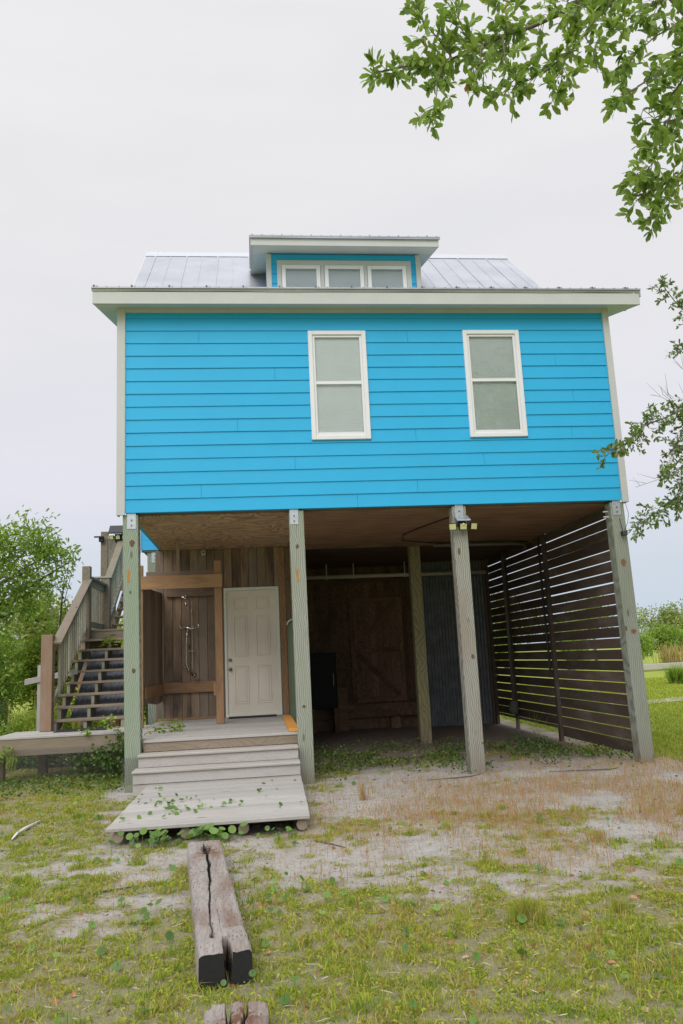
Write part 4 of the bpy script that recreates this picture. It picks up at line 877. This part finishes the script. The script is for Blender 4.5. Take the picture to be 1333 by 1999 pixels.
# reddish stalks
P = scatter(17000, 1.9, 8.2, -4.4, .2, lambda x, y: brownm(x, y)**1.2+.012, .8); n = len(P)
s1 = blades(P, NR.uniform(.04, .19, n)*NR.uniform(.4, 1, n), NR.uniform(.002, .004, n), NR.uniform(.1, .8, n), np.clip(NR.normal(.55, .28, n), 0, 1))
P = scatter(1100, -3.5, 8.2, -6.6, 1.5, lambda x, y: np.where(blocked(x, y), 0, .3), .6); n = len(P)
s2 = blades(P, NR.uniform(.06, .22, n), NR.uniform(.002, .004, n), NR.uniform(.05, .4, n), NR.random(n))
Q = P[:380]; m_ = len(Q); hz = NR.uniform(.08, .22, m_); C = np.stack([Q[:, 0], Q[:, 1], hz], 1); s3 = leaves(C, np.stack([NR.normal(size=m_)*.4, NR.normal(size=m_)*.4, np.ones(m_)], 1), .016, .009, NR.uniform(.6, 1, m_))
s4 = blades(Q, hz, .002, .02, NR.random(m_))
V, F, R_ = join([s1, s2, s3, s4]); tag(tris('weed_stalks', V, F, SORREL, None, R_), 'thin reddish brown weed stalks on the sand right of the platform', 'weeds', kind='stuff')
# ground weeds under the house front
P = scatter(5200, 2.25, 6.35, -.3, 3.9, lambda x, y: ss(fbm(x, y, 1.9, 4, 77), .42, .62)*np.exp(-((y-1.7)/1.3)**2), 0); n = len(P)
C = np.stack([P[:, 0], P[:, 1], NR.uniform(.01, .09, n)], 1); L = NR.uniform(.02, .045, n)
P2 = scatter(1500, -2.2, -.05, .2, 1.6, lambda x, y: np.clip(fbm(x, y, 2, 3, 3)*1.6-.5+.3*y, 0, 1), 0); n2_ = len(P2); C2 = np.stack([P2[:, 0], P2[:, 1], NR.uniform(.01, .1, n2_)], 1); C = np.concatenate([C, C2]); L = np.concatenate([L, NR.uniform(.02, .05, n2_)]); n = len(C)
tag(tris('creeping_weeds', *[q for q in (lambda r: (r[0], r[1], SHRUBD, None, r[2]))(leaves(C, np.stack([NR.normal(size=n), NR.normal(size=n), NR.uniform(-.1, .8, n)], 1), L, L*.7, NR.random(n)))]), 'low dark green creeping weeds in the shade under the house', 'weeds', kind='stuff')
# pennywort
pc = []
for cx, cy, sx, sy, k in ((.62, -1.25, .12, .2, 7), (.55, -1.75, .1, .12, 6), (.75, -1.6, .1, .2, 12), (.68, -1.95, .12, .12, 8), (1.0, -2.05, .12, .08, 9), (1.28, -1.95, .08, .1, 9), (1.05, -1.5, .25, .2, 2), (1.75, -2.2, .1, .1, 3), (1.72, -1.2, .15, .3, 4), (.45, -2.3, .08, .1, 4), (.8, -2.3, .15, .1, 6), (1.25, -.6, .4, .1, 2), (.48, -.85, .1, .2, 4)):
    for i in range(k): pc.append((rng.gauss(cx, sx), rng.gauss(cy, sy), .152+rng.uniform(.005, .03), rng.uniform(.012, .03)))
for i in range(70):
    x = rng.choice((rng.gauss(.62, .14), rng.gauss(1.05, .2), rng.gauss(1.2, .13))); pc.append((x, rng.uniform(-2.93, -2.76), rng.uniform(.03, .15), rng.uniform(.022, .045)))
for i in range(8): pc.append((rng.gauss(1.75, .08), rng.uniform(-2.9, -2.74), rng.uniform(.03, .12), rng.uniform(.02, .035)))
C = np.array(pc); C[:, 3] *= .85; C[:, 0] = np.where(C[:, 2] > .15, np.clip(C[:, 0], .33, 1.95), C[:, 0])
P = scatter(420, -3.5, 8, -6.9, 0, lambda x, y: np.where(blocked(x, y), 0, .06+.25*cover(x, y)+.5*np.exp(-((x-.95)**2/.03+(y+4.7)**2/1.5))+.5*np.exp(-((x-1.62)**2/.02+(y+5)**2/1.2))), .5); C = np.concatenate([C, np.stack([P[:, 0], P[:, 1], gz(P[:, 0], P[:, 1])+NR.uniform(.02, .07, len(P)), NR.uniform(.012, .028, len(P))], 1)])
n = len(C); dd = discs(C[:, :3], np.stack([NR.normal(size=n)*.5, NR.normal(size=n)*.5-.5, np.ones(n)], 1), C[:, 3], NR.random(n))
st = blades(C[:, :2], np.maximum(C[:, 2]-.0, .02), .003, .0, NR.random(n)*.5, z=np.where(C[:, 2] > .15, .14, .0)) ; st[0].reshape(-1, 5, 3)[:, 4, 2] = C[:, 2]; st[0].reshape(-1, 5, 3)[:, 2:4, 2] = (C[:, 2:3]*.6+.04)
V, F, R_ = join([dd, st]); tag(tris('pennywort', V, F, PENNY, None, R_), 'round leaved pennywort creeping over the platform front and through the grass', 'ground cover', kind='stuff')
# leaf and bark litter
P = scatter(900, -3.5, 8.2, -7, 1.2, lambda x, y: np.where(blocked(x, y), 0, .2+.5*(y < -4.5)), .3); n = len(P); L = NR.uniform(.02, .05, n)
tag(tris('leaf_litter', *(lambda r: (r[0], r[1], FALLEN, None, r[2]))(leaves(np.stack([P[:, 0], P[:, 1], gz(P[:, 0], P[:, 1])+.012], 1), np.stack([NR.normal(size=n), NR.normal(size=n), NR.normal(size=n)*.2], 1), L, L*.5, NR.random(n)**1.5))), 'scattered brown fallen leaves in the grass', 'leaf litter', kind='stuff')
P = scatter(9000, -3.5, 8.2, -7, 2, lambda x, y: np.where(blocked(x, y), 0, .6), .8); n = len(P); L = NR.uniform(.006, .03, n)
tag(tris('ground_litter', *(lambda r: (r[0], r[1], LITTER, None, r[2]))(leaves(np.stack([P[:, 0], P[:, 1], gz(P[:, 0], P[:, 1])+.003], 1), np.stack([NR.normal(size=n), NR.normal(size=n), NR.normal(size=n)*.1], 1), L, L*.25, NR.random(n)))), 'small dark bits of bark and straw on the sand', 'litter', kind='stuff')
P = scatter(16000, -3.8, 8.4, -7, .6, lambda x, y: np.where(blocked(x, y), 0, .5), .9); n = len(P); L = NR.uniform(.03, .09, n)
tag(tris('straw', *(lambda r: (r[0], r[1], STRAW, None, r[2]))(leaves(np.stack([P[:, 0], P[:, 1], gz(P[:, 0], P[:, 1])+NR.uniform(.004, .02, n)], 1), np.stack([NR.normal(size=n), NR.normal(size=n), NR.normal(size=n)*.12], 1), L, .0035, NR.random(n)))), 'dry straw thatch lying among the grass', 'straw', kind='stuff')
# grass tufts that stand out
def tuft(x, y, k, h, spread, mat, name, label, cat, w=.004, group=None, lean=(.1, .7)):
    a = NR.normal(0, spread, (k, 2)); P = np.array([[x, y]])+a; V, F, R_ = blades(P, NR.uniform(.5, 1, k)*h, w, NR.uniform(lean[0], lean[1], k), NR.random(k)); return tag(tris(name, V, F, mat, None, R_), label, cat, group)
tuft(3.0, -5.35, 420, .17, .045, GRASS, 'grass_tuft', 'tall wiry green grass tuft in the right foreground', 'grass tuft')
tuft(3.55, -5.3, 120, .12, .03, GRASS, 'grass_tuft', 'smaller dark grass tuft right of the wiry foreground tuft', 'grass tuft')
tuft(1.47, -5.75, 60, .12, .03, GRASS, 'grass_tuft', 'small bright grass tuft growing out of the split timber end', 'grass tuft')
tuft(4.1, -3.75, 90, .14, .04, SORREL, 'weed_tuft', 'reddish weed tuft on the sand patch right of centre', 'weed tuft')
tuft(2.62, -1.35, 50, .30, .03, SORREL, 'weed_tuft', 'spindly reddish seed stalks right of the grey platform', 'weed tuft')

# ------------------------------------------------------------------ trees and shrubs
def cloud(blobs, n, L, Wd, clump=10, cr=.10, shell=.55):
    w = np.array([b[3]**2.2 for b in blobs]); w /= w.sum(); k = n//clump; ib = NR.choice(len(blobs), k, p=w); B = np.array(blobs)
    u = NR.normal(size=(k, 3)); u /= np.linalg.norm(u, axis=1, keepdims=True); rr = (shell+(1-shell)*NR.random(k))*(.82+.36*NR.random(k)); c = B[ib, :3]+u*(B[ib, 3]*rr)[:, None]*np.array([1, 1, .85])
    rk = np.clip(NR.normal(.45, .18, k), 0, 1)
    C = np.repeat(c, clump, 0)+NR.normal(0, cr, (k*clump, 3)); Dv = np.repeat(u, clump, 0)*.6+NR.normal(size=(k*clump, 3))*.8; Dv[:, 2] += .25
    s = NR.uniform(.7, 1.25, k*clump); return leaves(C, Dv, L*s, Wd*s, np.clip(np.repeat(rk, clump)+NR.normal(0, .13, k*clump), 0, .90))
def plantthing(name, label, cat, loc, blobs, n, L, Wd, mat, stems, bark=BARK, group=None, clump=10, cr=.1, shell=.55, crown='crown', trunk='trunk'):
    T = thing(name, loc, label, cat, group); r = cloud(blobs, n, L, Wd, clump, cr, shell); tris(crown, r[0], r[1], mat, T, r[2])
    m = MB()
    for pts, ra in stems: m.tube(pts, ra, 8)
    m.build(trunk, bark, T, smooth=True); return T
def limb(p, q, r0, r1, sag=.15, k=5):
    p = Vector(p); q = Vector(q); o = Vector((rng.uniform(-1, 1), rng.uniform(-1, 1), rng.uniform(.2, 1)))*sag*(q-p).length*.5
    return [tuple(p.lerp(q, t)+o*math.sin(t*math.pi)*.6) for t in [i/k for i in range(k+1)]], [r0+(r1-r0)*i/k for i in range(k+1)]
bl = [(-4.7, 7.6, 4.0, 1.0), (-3.75, 7.3, 4.05, .62), (-3.0, 7.2, 4.15, .42), (-2.65, 7.1, 3.85, .34), (-2.2, 7.05, 3.7, .17), (-3.3, 7.3, 3.4, .5), (-2.75, 7.2, 3.25, .32), (-3.9, 7.4, 2.8, .65), (-3.1, 7.3, 2.75, .36), (-2.75, 7.1, 4.5, .14), (-3.2, 7.1, 4.6, .12), (-2.35, 7.1, 3.35, .14)]
plantthing('leafy_tree', 'airy bright green tree rising at the left behind the stairs', 'tree', (-5, 8, 0), bl, 9000, .12, .036, SHRUB,
           [limb((-5.2, 8, -.1), (-4.9, 7.8, 2.2), .12, .09)]+[limb((-4.9, 7.8, 2.2), b[:3], .05, .012) for b in bl[:9]]+[limb((-4.2, 7.5, 3.0), (-2.3, 7.1, 3.75), .03, .006), limb((-4.0, 7.4, 3.2), (-3.0, 7.2, 4.6), .025, .005)], clump=8, cr=.09, shell=.25)
plantthing('bare_sapling', 'thin bare sapling between the green tree and the stair rail', 'sapling', (-2.6, 8.2, 0), [(-2.65, 8.2, 2.2, .2)], 300, .07, .02, SHRUB, [limb((-2.7, 8.3, 0), (-2.62, 8.2, 3.5), .03, .012), limb((-2.62, 8.2, 3.0), (-2.9, 8.2, 3.6), .012, .004), limb((-2.62, 8.2, 2.9), (-2.4, 8.1, 3.7), .01, .003), limb((-2.63, 8.2, 3.2), (-2.5, 8.2, 4.0), .01, .003)])
sh = [('yellow green feathery shrub behind the stair newel', SHRUBY, [(-2.9, 9.0, 2.2, .42), (-3.3, 8.8, 1.7, .6), (-2.7, 9.0, 1.6, .55), (-3.0, 8.8, 1.0, .7), (-2.5, 8.6, 2.75, .22)], 13000, .085),
      ('mid green bushy shrub at the left edge below the tree', SHRUB, [(-4.3, 8.0, 1.9, .7), (-3.9, 7.8, 1.2, .7), (-4.6, 7.6, 1.2, .8), (-4.1, 7.6, .5, .6)], 12000, .085),
      ('dark green low shrub beside the left end of the deck', SHRUBD, [(-3.5, 6.0, .7, .42), (-3.2, 5.6, .4, .35), (-3.8, 5.6, .6, .5)], 7000, .06),
      ('mid green leafy bush low behind the left deck and reeds', SHRUB, [(-2.5, 5.2, .45, .35), (-2.0, 5.6, .5, .4), (-1.5, 6.0, .45, .35), (-2.9, 4.6, .35, .3), (-2.2, 4.6, .25, .3)], 7000, .06),
      ('dense dark low bush in the shade beneath the left deck', SHRUBD, [(-1.7, 3.3, .22, .26), (-1.2, 3.2, .25, .26), (-.7, 3.2, .25, .26), (-.3, 3.2, .22, .24), (-2.1, 3.5, .2, .24)], 9000, .05),
      ('yellow green shrub seen through the lower stair balusters', SHRUBY, [(-2.2, 10.2, 1.1, .6), (-1.7, 10.0, .7, .6), (-2.3, 10.0, .5, .6)], 7000, .09),
      ('green bush seen between the open stair treads', SHRUB, [(-1.0, 10.8, 1.0, .6), (-.5, 10.6, .7, .6), (-.9, 10.4, .4, .5)], 6000, .09),
      ('pale green bush behind the upper stair flight', SHRUBY, [(-1.3, 13, 2.6, .9), (-.6, 13, 2.2, .9), (-1.5, 13, 1.5, 1)], 6000, .12)]
for i, (lab, mt, b, n, L) in enumerate(sh):
    x = sum(q[0] for q in b)/len(b); y = sum(q[1] for q in b)/len(b)
    plantthing('shrub', lab, 'shrub', (x, y, 0), b, n, L, L*.38, mt, [limb((x+rng.uniform(-.1, .1), y, -.05), q[:3], .02, .005) for q in b], group='shrubs along the left side', clump=10, cr=.07, shell=.2, crown='foliage', trunk='stems')
# bush and vines by the left post
plantthing('leafy_bush', 'low leafy bush spilling out below the left deck beside the leftmost post', 'bush', (-.3, 1.45, 0), [(-.25, 1.5, .36, .16), (-.5, 1.5, .25, .2), (-.1, 1.5, .22, .16), (-.8, 1.5, .2, .12), (-.3, 1.45, .12, .2)], 800, .05, .033, SHRUBD, [limb((-.3, 1.5, -.02), (-.3, 1.48, .42), .008, .003)], TWIG, clump=5, cr=.06, shell=.2, crown='foliage', trunk='stems')
plantthing('vine', 'green vine with pale leaves creeping onto the deck corner by the leftmost post', 'vine', (.25, 1.6, .62), [(.2, .9, .64, .06), (.32, 1.0, .67, .05), (.45, 1.1, .66, .05), (.55, 1.15, .655, .04)], 90, .045, .03, SHRUB, [([(.0, .5, .3), (.12, .8, .62), (.3, .95, .66), (.6, 1.2, .65)], [.004]*4)], TWIG, clump=4, cr=.035, crown='foliage', trunk='stems')
plantthing('vine', 'trailing vine over the left deck edge at the stair foot', 'vine', (-.3, 1.7, .6), [(-.35, 1.62, .62, .06), (-.5, 1.62, .7, .08), (-.3, 1.62, .5, .06), (-.75, 1.62, .62, .04)], 110, .05, .034, SHRUB, [([(-.2, 1.62, .1), (-.3, 1.6, .5), (-.4, 1.62, .66), (-.55, 1.65, .78)], [.004]*4)], TWIG, clump=4, cr=.04, crown='foliage', trunk='stems')
plantthing('seedling', 'small bright green plant growing behind a middle stair tread', 'plant', (-.75, 4.3, 1.8), [(-.98, 4.35, 1.9, .06)], 40, .09, .03, SHRUBY, [([(-.98, 4.4, 1.5), (-.98, 4.35, 1.9)], [.004, .003])], TWIG, clump=8, cr=.03, crown='foliage', trunk='stems')
plantthing('vine', 'loose leafy vine at the left end of the deck rim', 'vine', (-1.95, 1.6, .4), [(-1.95, 1.6, .38, .08), (-1.75, 1.6, .42, .05)], 100, .05, .03, SHRUB, [([(-1.95, 1.6, .0), (-1.95, 1.6, .4)], [.004, .003])], TWIG, clump=5, cr=.04, crown='foliage', trunk='stems')
tuft(-2.25, 5.2, 260, 1.25, .22, GRASS, 'reed_clump', 'tall pale green reeds left of the stair newel post', 'reeds', .014, lean=(.05, .45))
tuft(-1.45, 4.6, 90, 1.0, .08, GRASS, 'reed_clump', 'reeds standing behind the lower stair stringer', 'reeds', .012, lean=(.05, .5))
tuft(6.15, 3.4, 26, .55, .06, GRASS, 'weed_tuft', 'wispy pale weed growing under the house beside the slatted screen', 'weed tuft', .004, lean=(.1, .5))
# right background
def copy_tree(T, loc, label, sc, rz, group):
    r = T.copy(); COL.objects.link(r); r.location = loc; r.scale = (sc, sc, sc*rng.uniform(.9, 1.1)); r.rotation_euler = (0, 0, rz); tag(r, label, None, group)
    for ch in list(T.children): c = ch.copy(); COL.objects.link(c); c.parent = r
    return r
def fartree(loc, label, h, mt, n, cat='tree', name='round_tree', flat=.8, group='trees along the far right side'):
    x, y = loc; b = []
    for i in range(9):
        a = rng.uniform(0, 6.28); rr = rng.uniform(0, h*.38); b.append((x+rr*math.cos(a), y+rr*math.sin(a), h*rng.uniform(.45, .82), h*rng.uniform(.16, .26)))
    b.append((x, y, h*.8, h*.2))
    return plantthing(name, label, cat, (x, y, 0), b, n, .16 if name != 'bush' else .13, .07, mt, [limb((x, y, -.1), (x, y, h*.5), .14, .1)]+[limb((x, y, h*.35), q[:3], .06, .02) for q in b], group=group, clump=12, cr=.14, shell=.35)
t1 = fartree((27.3, 38), 'broad round olive green tree at the right, just past the rightmost post', 3.9, FARLEAF, 6500)
t2 = fartree((31.2, 40), 'taller darker tree at the right edge of the photo', 4.9, FARLEAF, 6500)
t3 = fartree((24.2, 33), 'dark green bush against the rightmost post in the distance', 2.4, SHRUB, 3200, 'bush', 'bush', group='bushes along the far right side')
lab = ['first', 'second', 'third', 'fourth', 'fifth', 'sixth', 'seventh', 'eighth', 'ninth', 'tenth']
for i, (x, y, s) in enumerate(((8.5, 34, .9), (11.5, 40, 1.1), (14, 37, .85), (17.5, 41, 1.05), (20.5, 38, .9), (24, 42, .95), (35, 44, 1.2), (40, 40, 1.1), (45, 47, 1.3))):
    copy_tree((t1, t2)[i % 2], (x, y, 0), lab[i]+' tree from the left in the far tree line glimpsed through the slatted screen' if x < 26 else lab[i-6]+' tree of the far line beyond the right edge', s, i*1.3, 'trees along the far right side')
for i, (x, y, s) in enumerate(((-7, 14, .85), (-9.5, 11, .8), (-6, 19, 1.0), (-12, 18, 1.1), (-3.5, 22, .75), (1, 26, .8))):
    copy_tree((t2, t1)[i % 2], (x, y, 0), lab[i]+' background tree on the left behind the shrubs', s, i*2.1, 'trees behind the left shrubs')
for i, (x, y, s, L_) in enumerate(((27.6, 33, .75, 'low bush right of the tan plume grass'), (21.5, 31, .8, 'low bush hidden mostly by the rightmost post'), (26.4, 36, .9, 'bush below the round olive tree'), (30.5, 34, .9, 'bush at the right edge beneath the taller tree'), (10, 29, .8, 'leftmost low bush seen through the slats'), (13.5, 30, .9, 'low bush seen through the middle of the slats'), (17.5, 30, .8, 'low bush seen through the slats near the rightmost post'))):
    copy_tree(t3, (x, y, 0), L_, s, i*1.7, 'bushes along the far right side')
for i, (x, y, s, L_) in enumerate(((-6.2, 7.2, .75, 'green bush left of the airy tree beside the deck'), (-7.8, 8.5, .9, 'second green bush further left of the airy tree'), (-6.6, 10.5, 1.0, 'tall bush behind the airy tree'), (-9.6, 7.8, .8, 'outermost bush on the left lawn edge'), (-4.9, 11.5, 1.1, 'green thicket bush behind the shrubs at the left photo edge'))):
    copy_tree(t3, (x, y, 0), L_, s, i*1.1+.4, 'bushes left of the house')
tuft(23.3, 30.8, 420, 1.6, .30, TAN, 'plume_grass', 'tan orange plume grass clump in front of the far bushes', 'ornamental grass', .03, lean=(.05, .35))
tuft(25.6, 32, 250, 1.3, .3, TAN, 'plume_grass', 'smaller tan grass clump at the right edge', 'ornamental grass', .03, lean=(.05, .35))
tuft(15.95, 16.9, 420, .85, .10, SHRUB, 'oleander', 'spiky dark green young shrub by the sandy path at the right edge', 'shrub', .03, lean=(.15, 1.1))
T = thing('edging_timber', (22.5, 30, 0), 'pale low edging timber across the grass beyond the lawn', 'timber')
m = MB(); m.bar((20.0, 29.2, .22), (25.5, 30.6, .22), .3, .28); m.build('beam', GREY['x'], T, .01); m = MB(); m.bar((20.2, 29.1, .0), (20.2, 29.4, .0), .3, .3); m.build('support', GREY['x'], T)
# overhanging oak branches
LIMBS = [
('up',[(4.26,-5.60,5.87),(3.86,-5.65,5.64),(3.58,-5.70,5.40),(3.38,-5.75,5.26),(3.16,-5.80,5.14),(2.97,-5.85,5.00),(2.80,-5.90,4.88),(2.63,-5.95,4.80),(2.50,-6.00,4.74),(2.35,-6.05,4.66),(2.29,-6.10,4.61)],0.016,1.5),
('up',[(2.77,-6.00,4.81),(2.68,-6.03,4.66),(2.65,-6.05,4.51),(2.61,-6.07,4.35),(2.60,-6.10,4.30)],0.005,0.8),
('up',[(2.77,-6.00,4.81),(2.68,-6.02,4.93),(2.61,-6.03,5.01),(2.57,-6.05,5.05)],0.005,1.6),
('up',[(2.92,-6.00,4.87),(2.85,-6.00,4.98),(2.82,-6.00,5.12)],0.005,1.6),
('up',[(3.15,-5.90,5.06),(3.12,-5.85,5.27),(3.12,-5.80,5.44)],0.005,1.2),
('up',[(2.95,-6.00,4.89),(2.91,-6.05,4.71),(2.85,-6.10,4.49)],0.004,0.8),
('up',[(3.10,-5.95,5.01),(3.09,-5.99,4.80),(3.14,-6.03,4.68),(3.02,-6.06,4.53),(2.96,-6.10,4.48)],0.005,1),
('up',[(4.34,-5.70,5.77),(3.96,-5.77,5.50),(3.74,-5.83,5.24),(3.55,-5.90,4.98),(3.40,-5.97,4.82),(3.22,-6.03,4.66),(3.07,-6.10,4.55)],0.01,1),
('up',[(3.44,-6.00,4.83),(3.40,-6.03,4.68),(3.35,-6.07,4.55),(3.33,-6.10,4.49)],0.004,1),
('up',[(3.58,-6.00,4.98),(3.60,-6.05,4.84),(3.58,-6.10,4.66)],0.004,0.9),
('up',[(4.63,-5.80,5.24),(4.30,-5.86,5.06),(4.11,-5.92,4.87),(3.93,-5.98,4.71),(3.74,-6.04,4.55),(3.62,-6.10,4.48)],0.01,1.2),
('up',[(4.48,-5.80,5.20),(4.21,-5.86,4.78),(4.10,-5.92,4.56),(3.99,-5.98,4.31),(3.86,-6.04,4.12),(3.72,-6.10,3.98)],0.008,1.3),
('up',[(4.53,-5.80,4.52),(4.22,-5.85,4.27),(4.06,-5.90,4.12),(3.89,-5.95,4.02),(3.77,-6.00,3.93)],0.007,1.4),
('up',[(4.18,-5.90,4.17),(4.02,-5.93,4.00),(3.92,-5.97,3.89),(3.84,-6.00,3.80)],0.004,1.2),
('up',[(4.62,-5.80,5.65),(4.27,-5.87,5.42),(3.98,-5.93,5.24),(3.73,-6.00,4.99)],0.008,1),
('up',[(4.66,-5.80,5.46),(4.33,-5.85,5.26),(4.08,-5.90,5.09),(3.89,-5.95,4.90),(3.77,-6.00,4.72)],0.007,0.9),
('up',[(3.92,-5.80,5.58),(3.65,-5.90,5.34),(3.53,-6.00,5.12)],0.005,1),
('up',[(4.56,-5.80,4.73),(4.23,-5.87,4.57),(4.02,-5.93,4.48),(3.88,-6.00,4.51)],0.006,1),
('lo',[(7.71,-1.20,4.71),(7.20,-1.34,5.05),(6.82,-1.48,5.25),(6.56,-1.62,5.38),(6.38,-1.76,5.47),(6.23,-1.90,5.50)],0.012,1.1),
('lo',[(7.44,-1.30,4.67),(6.78,-1.55,4.77),(6.36,-1.80,4.75)],0.006,1),
('lo',[(7.75,-1.20,4.57),(7.11,-1.32,4.28),(6.64,-1.43,4.15),(6.31,-1.55,4.00),(5.99,-1.67,3.88),(5.69,-1.78,3.64),(5.36,-1.90,3.47)],0.016,1.5),
('lo',[(6.86,-1.40,4.23),(6.53,-1.50,3.86),(6.30,-1.60,3.59),(6.26,-1.70,3.36),(6.08,-1.80,3.25)],0.008,1.3),
('lo',[(7.53,-1.30,3.52),(6.91,-1.42,3.26),(6.48,-1.54,3.10),(6.21,-1.66,2.96),(5.93,-1.78,2.86),(5.64,-1.90,2.70)],0.01,1.4),
('lo',[(6.64,-1.40,3.76),(6.45,-1.60,3.41),(6.21,-1.80,3.08)],0.006,1.1),
('bare',[(6.80,-1.50,4.19),(6.42,-1.60,4.13),(6.19,-1.70,4.20),(6.02,-1.80,4.19)],0.004,0),
('bare',[(6.48,-1.50,4.17),(6.25,-1.65,4.24),(6.15,-1.80,4.28)],0.002,0),
('bare',[(6.51,-1.50,3.43),(6.10,-1.65,3.26),(5.72,-1.80,3.14)],0.002,0),
('bare',[(6.68,-1.50,4.51),(6.37,-1.80,4.58)],0.002,0),
]
def oak(T, kind, step, tl, LL, mat, trunk_limbs, extra, nextra):
    m = MB(); parts = []
    for k, pts, r, dens in LIMBS:
        if k != kind and not (kind == 'lo' and k == 'bare'): continue
        pts = [Vector(p) for p in pts]; n = len(pts); m.tube(pts, [max(.0022, r*(1-.8*i/(n-1))) for i in range(n)], 6)
        if k == 'bare':
            for i in range(4):
                p = pts[-1].lerp(pts[0], rng.random()*.8); q = p+(pts[-1]-pts[0]).normalized()*.15+Vector((rng.uniform(-.1, .05), rng.uniform(-.1, .1), rng.uniform(-.02, .18))); m.tube([p, q], [.0025, .001], 4)
            continue
        for i in range(n-1):
            a, b = pts[i], pts[i+1]; ln = (b-a).length; t = 0
            while t < ln:
                p = a.lerp(b, t/ln); u = (i+t/ln)/(n-1); t += step/dens*rng.uniform(.6, 1.4)
                f = (b-a).normalized(); v = Vector((rng.gauss(0, 1), rng.gauss(0, 1), rng.gauss(.1, 1))).normalized(); d = (f*.7+v).normalized(); L = rng.uniform(.4, 1)*tl*(1.1-.45*u)*(.7+.3*dens)
                mid = p+d*L*.5+Vector((0, 0, .01)); e = p+d*L+Vector((0, 0, -.1*L)); m.tube([p, mid, e], [.0024, .0018, .001], 4)
                k_ = rng.randint(4, 6); q = np.array([p.lerp(e, .35+.65*j/k_) for j in range(k_)]+[e]*4); dv = np.array(d)[None]*.75+NR.normal(size=(len(q), 3))*.55; s = NR.uniform(.65, 1.15, len(q))
                parts.append(leaves(q, dv, LL*s, LL*.40*s, np.clip(NR.normal(.48, .16)+NR.normal(0, .08, len(q))+(NR.random(len(q)) < .0012)*.6, 0, 1), .2))
    for pts, ra in trunk_limbs: m.tube(pts, ra, 10)
    parts.append(cloud(extra, nextra, LL*1.1, LL*.45, 8, .1, .3)); r = join(parts); tris('crown', r[0], r[1], mat, T, r[2])
    m.build('trunk', BARK, T, smooth=True)
T = thing('oak_tree', (7.4, -5.4, 0), 'near oak whose leafy branches hang into the top right corner', 'tree')
oak(T, 'up', .040, .15, .072, OAKLEAF, [limb((7.4, -5.4, -.1), (7.2, -5.5, 3.2), .2, .15)]+[limb((7.2, -5.5, 3.1), q, .08, .016) for q in ((4.26, -5.6, 5.87), (4.45, -5.7, 5.75), (4.42, -5.8, 4.95), (4.36, -5.8, 5.25), (4.4, -5.8, 4.4), (6.3, -5.2, 6.3), (8.5, -5.2, 6.3))], [(6.4, -5.3, 6.4, .9), (7.5, -5.4, 6.6, 1.3), (8.6, -5.2, 6.0, 1.1), (7.5, -6.4, 6.0, .9)], 9000)
T = thing('oak_tree', (9.4, -.7, 0), 'smaller leaved oak branch reaching in from the right in front of the blue wall corner', 'tree')
oak(T, 'lo', .030, .22, .062, OAKLEAF2, [limb((9.4, -.7, -.1), (9.2, -.8, 2.4), .16, .12)]+[limb((9.2, -.8, 2.3), q, .06, .012) for q in ((7.65, -1.2, 4.5), (7.55, -1.2, 4.3), (7.5, -1.3, 3.3), (8.6, -.8, 5.0), (10, -.5, 4.8))], [(8.9, -.8, 4.6, .8), (9.7, -.6, 5.0, 1.1), (9.2, -1.4, 3.9, .8), (10.2, -.2, 4.0, .9)], 8000)
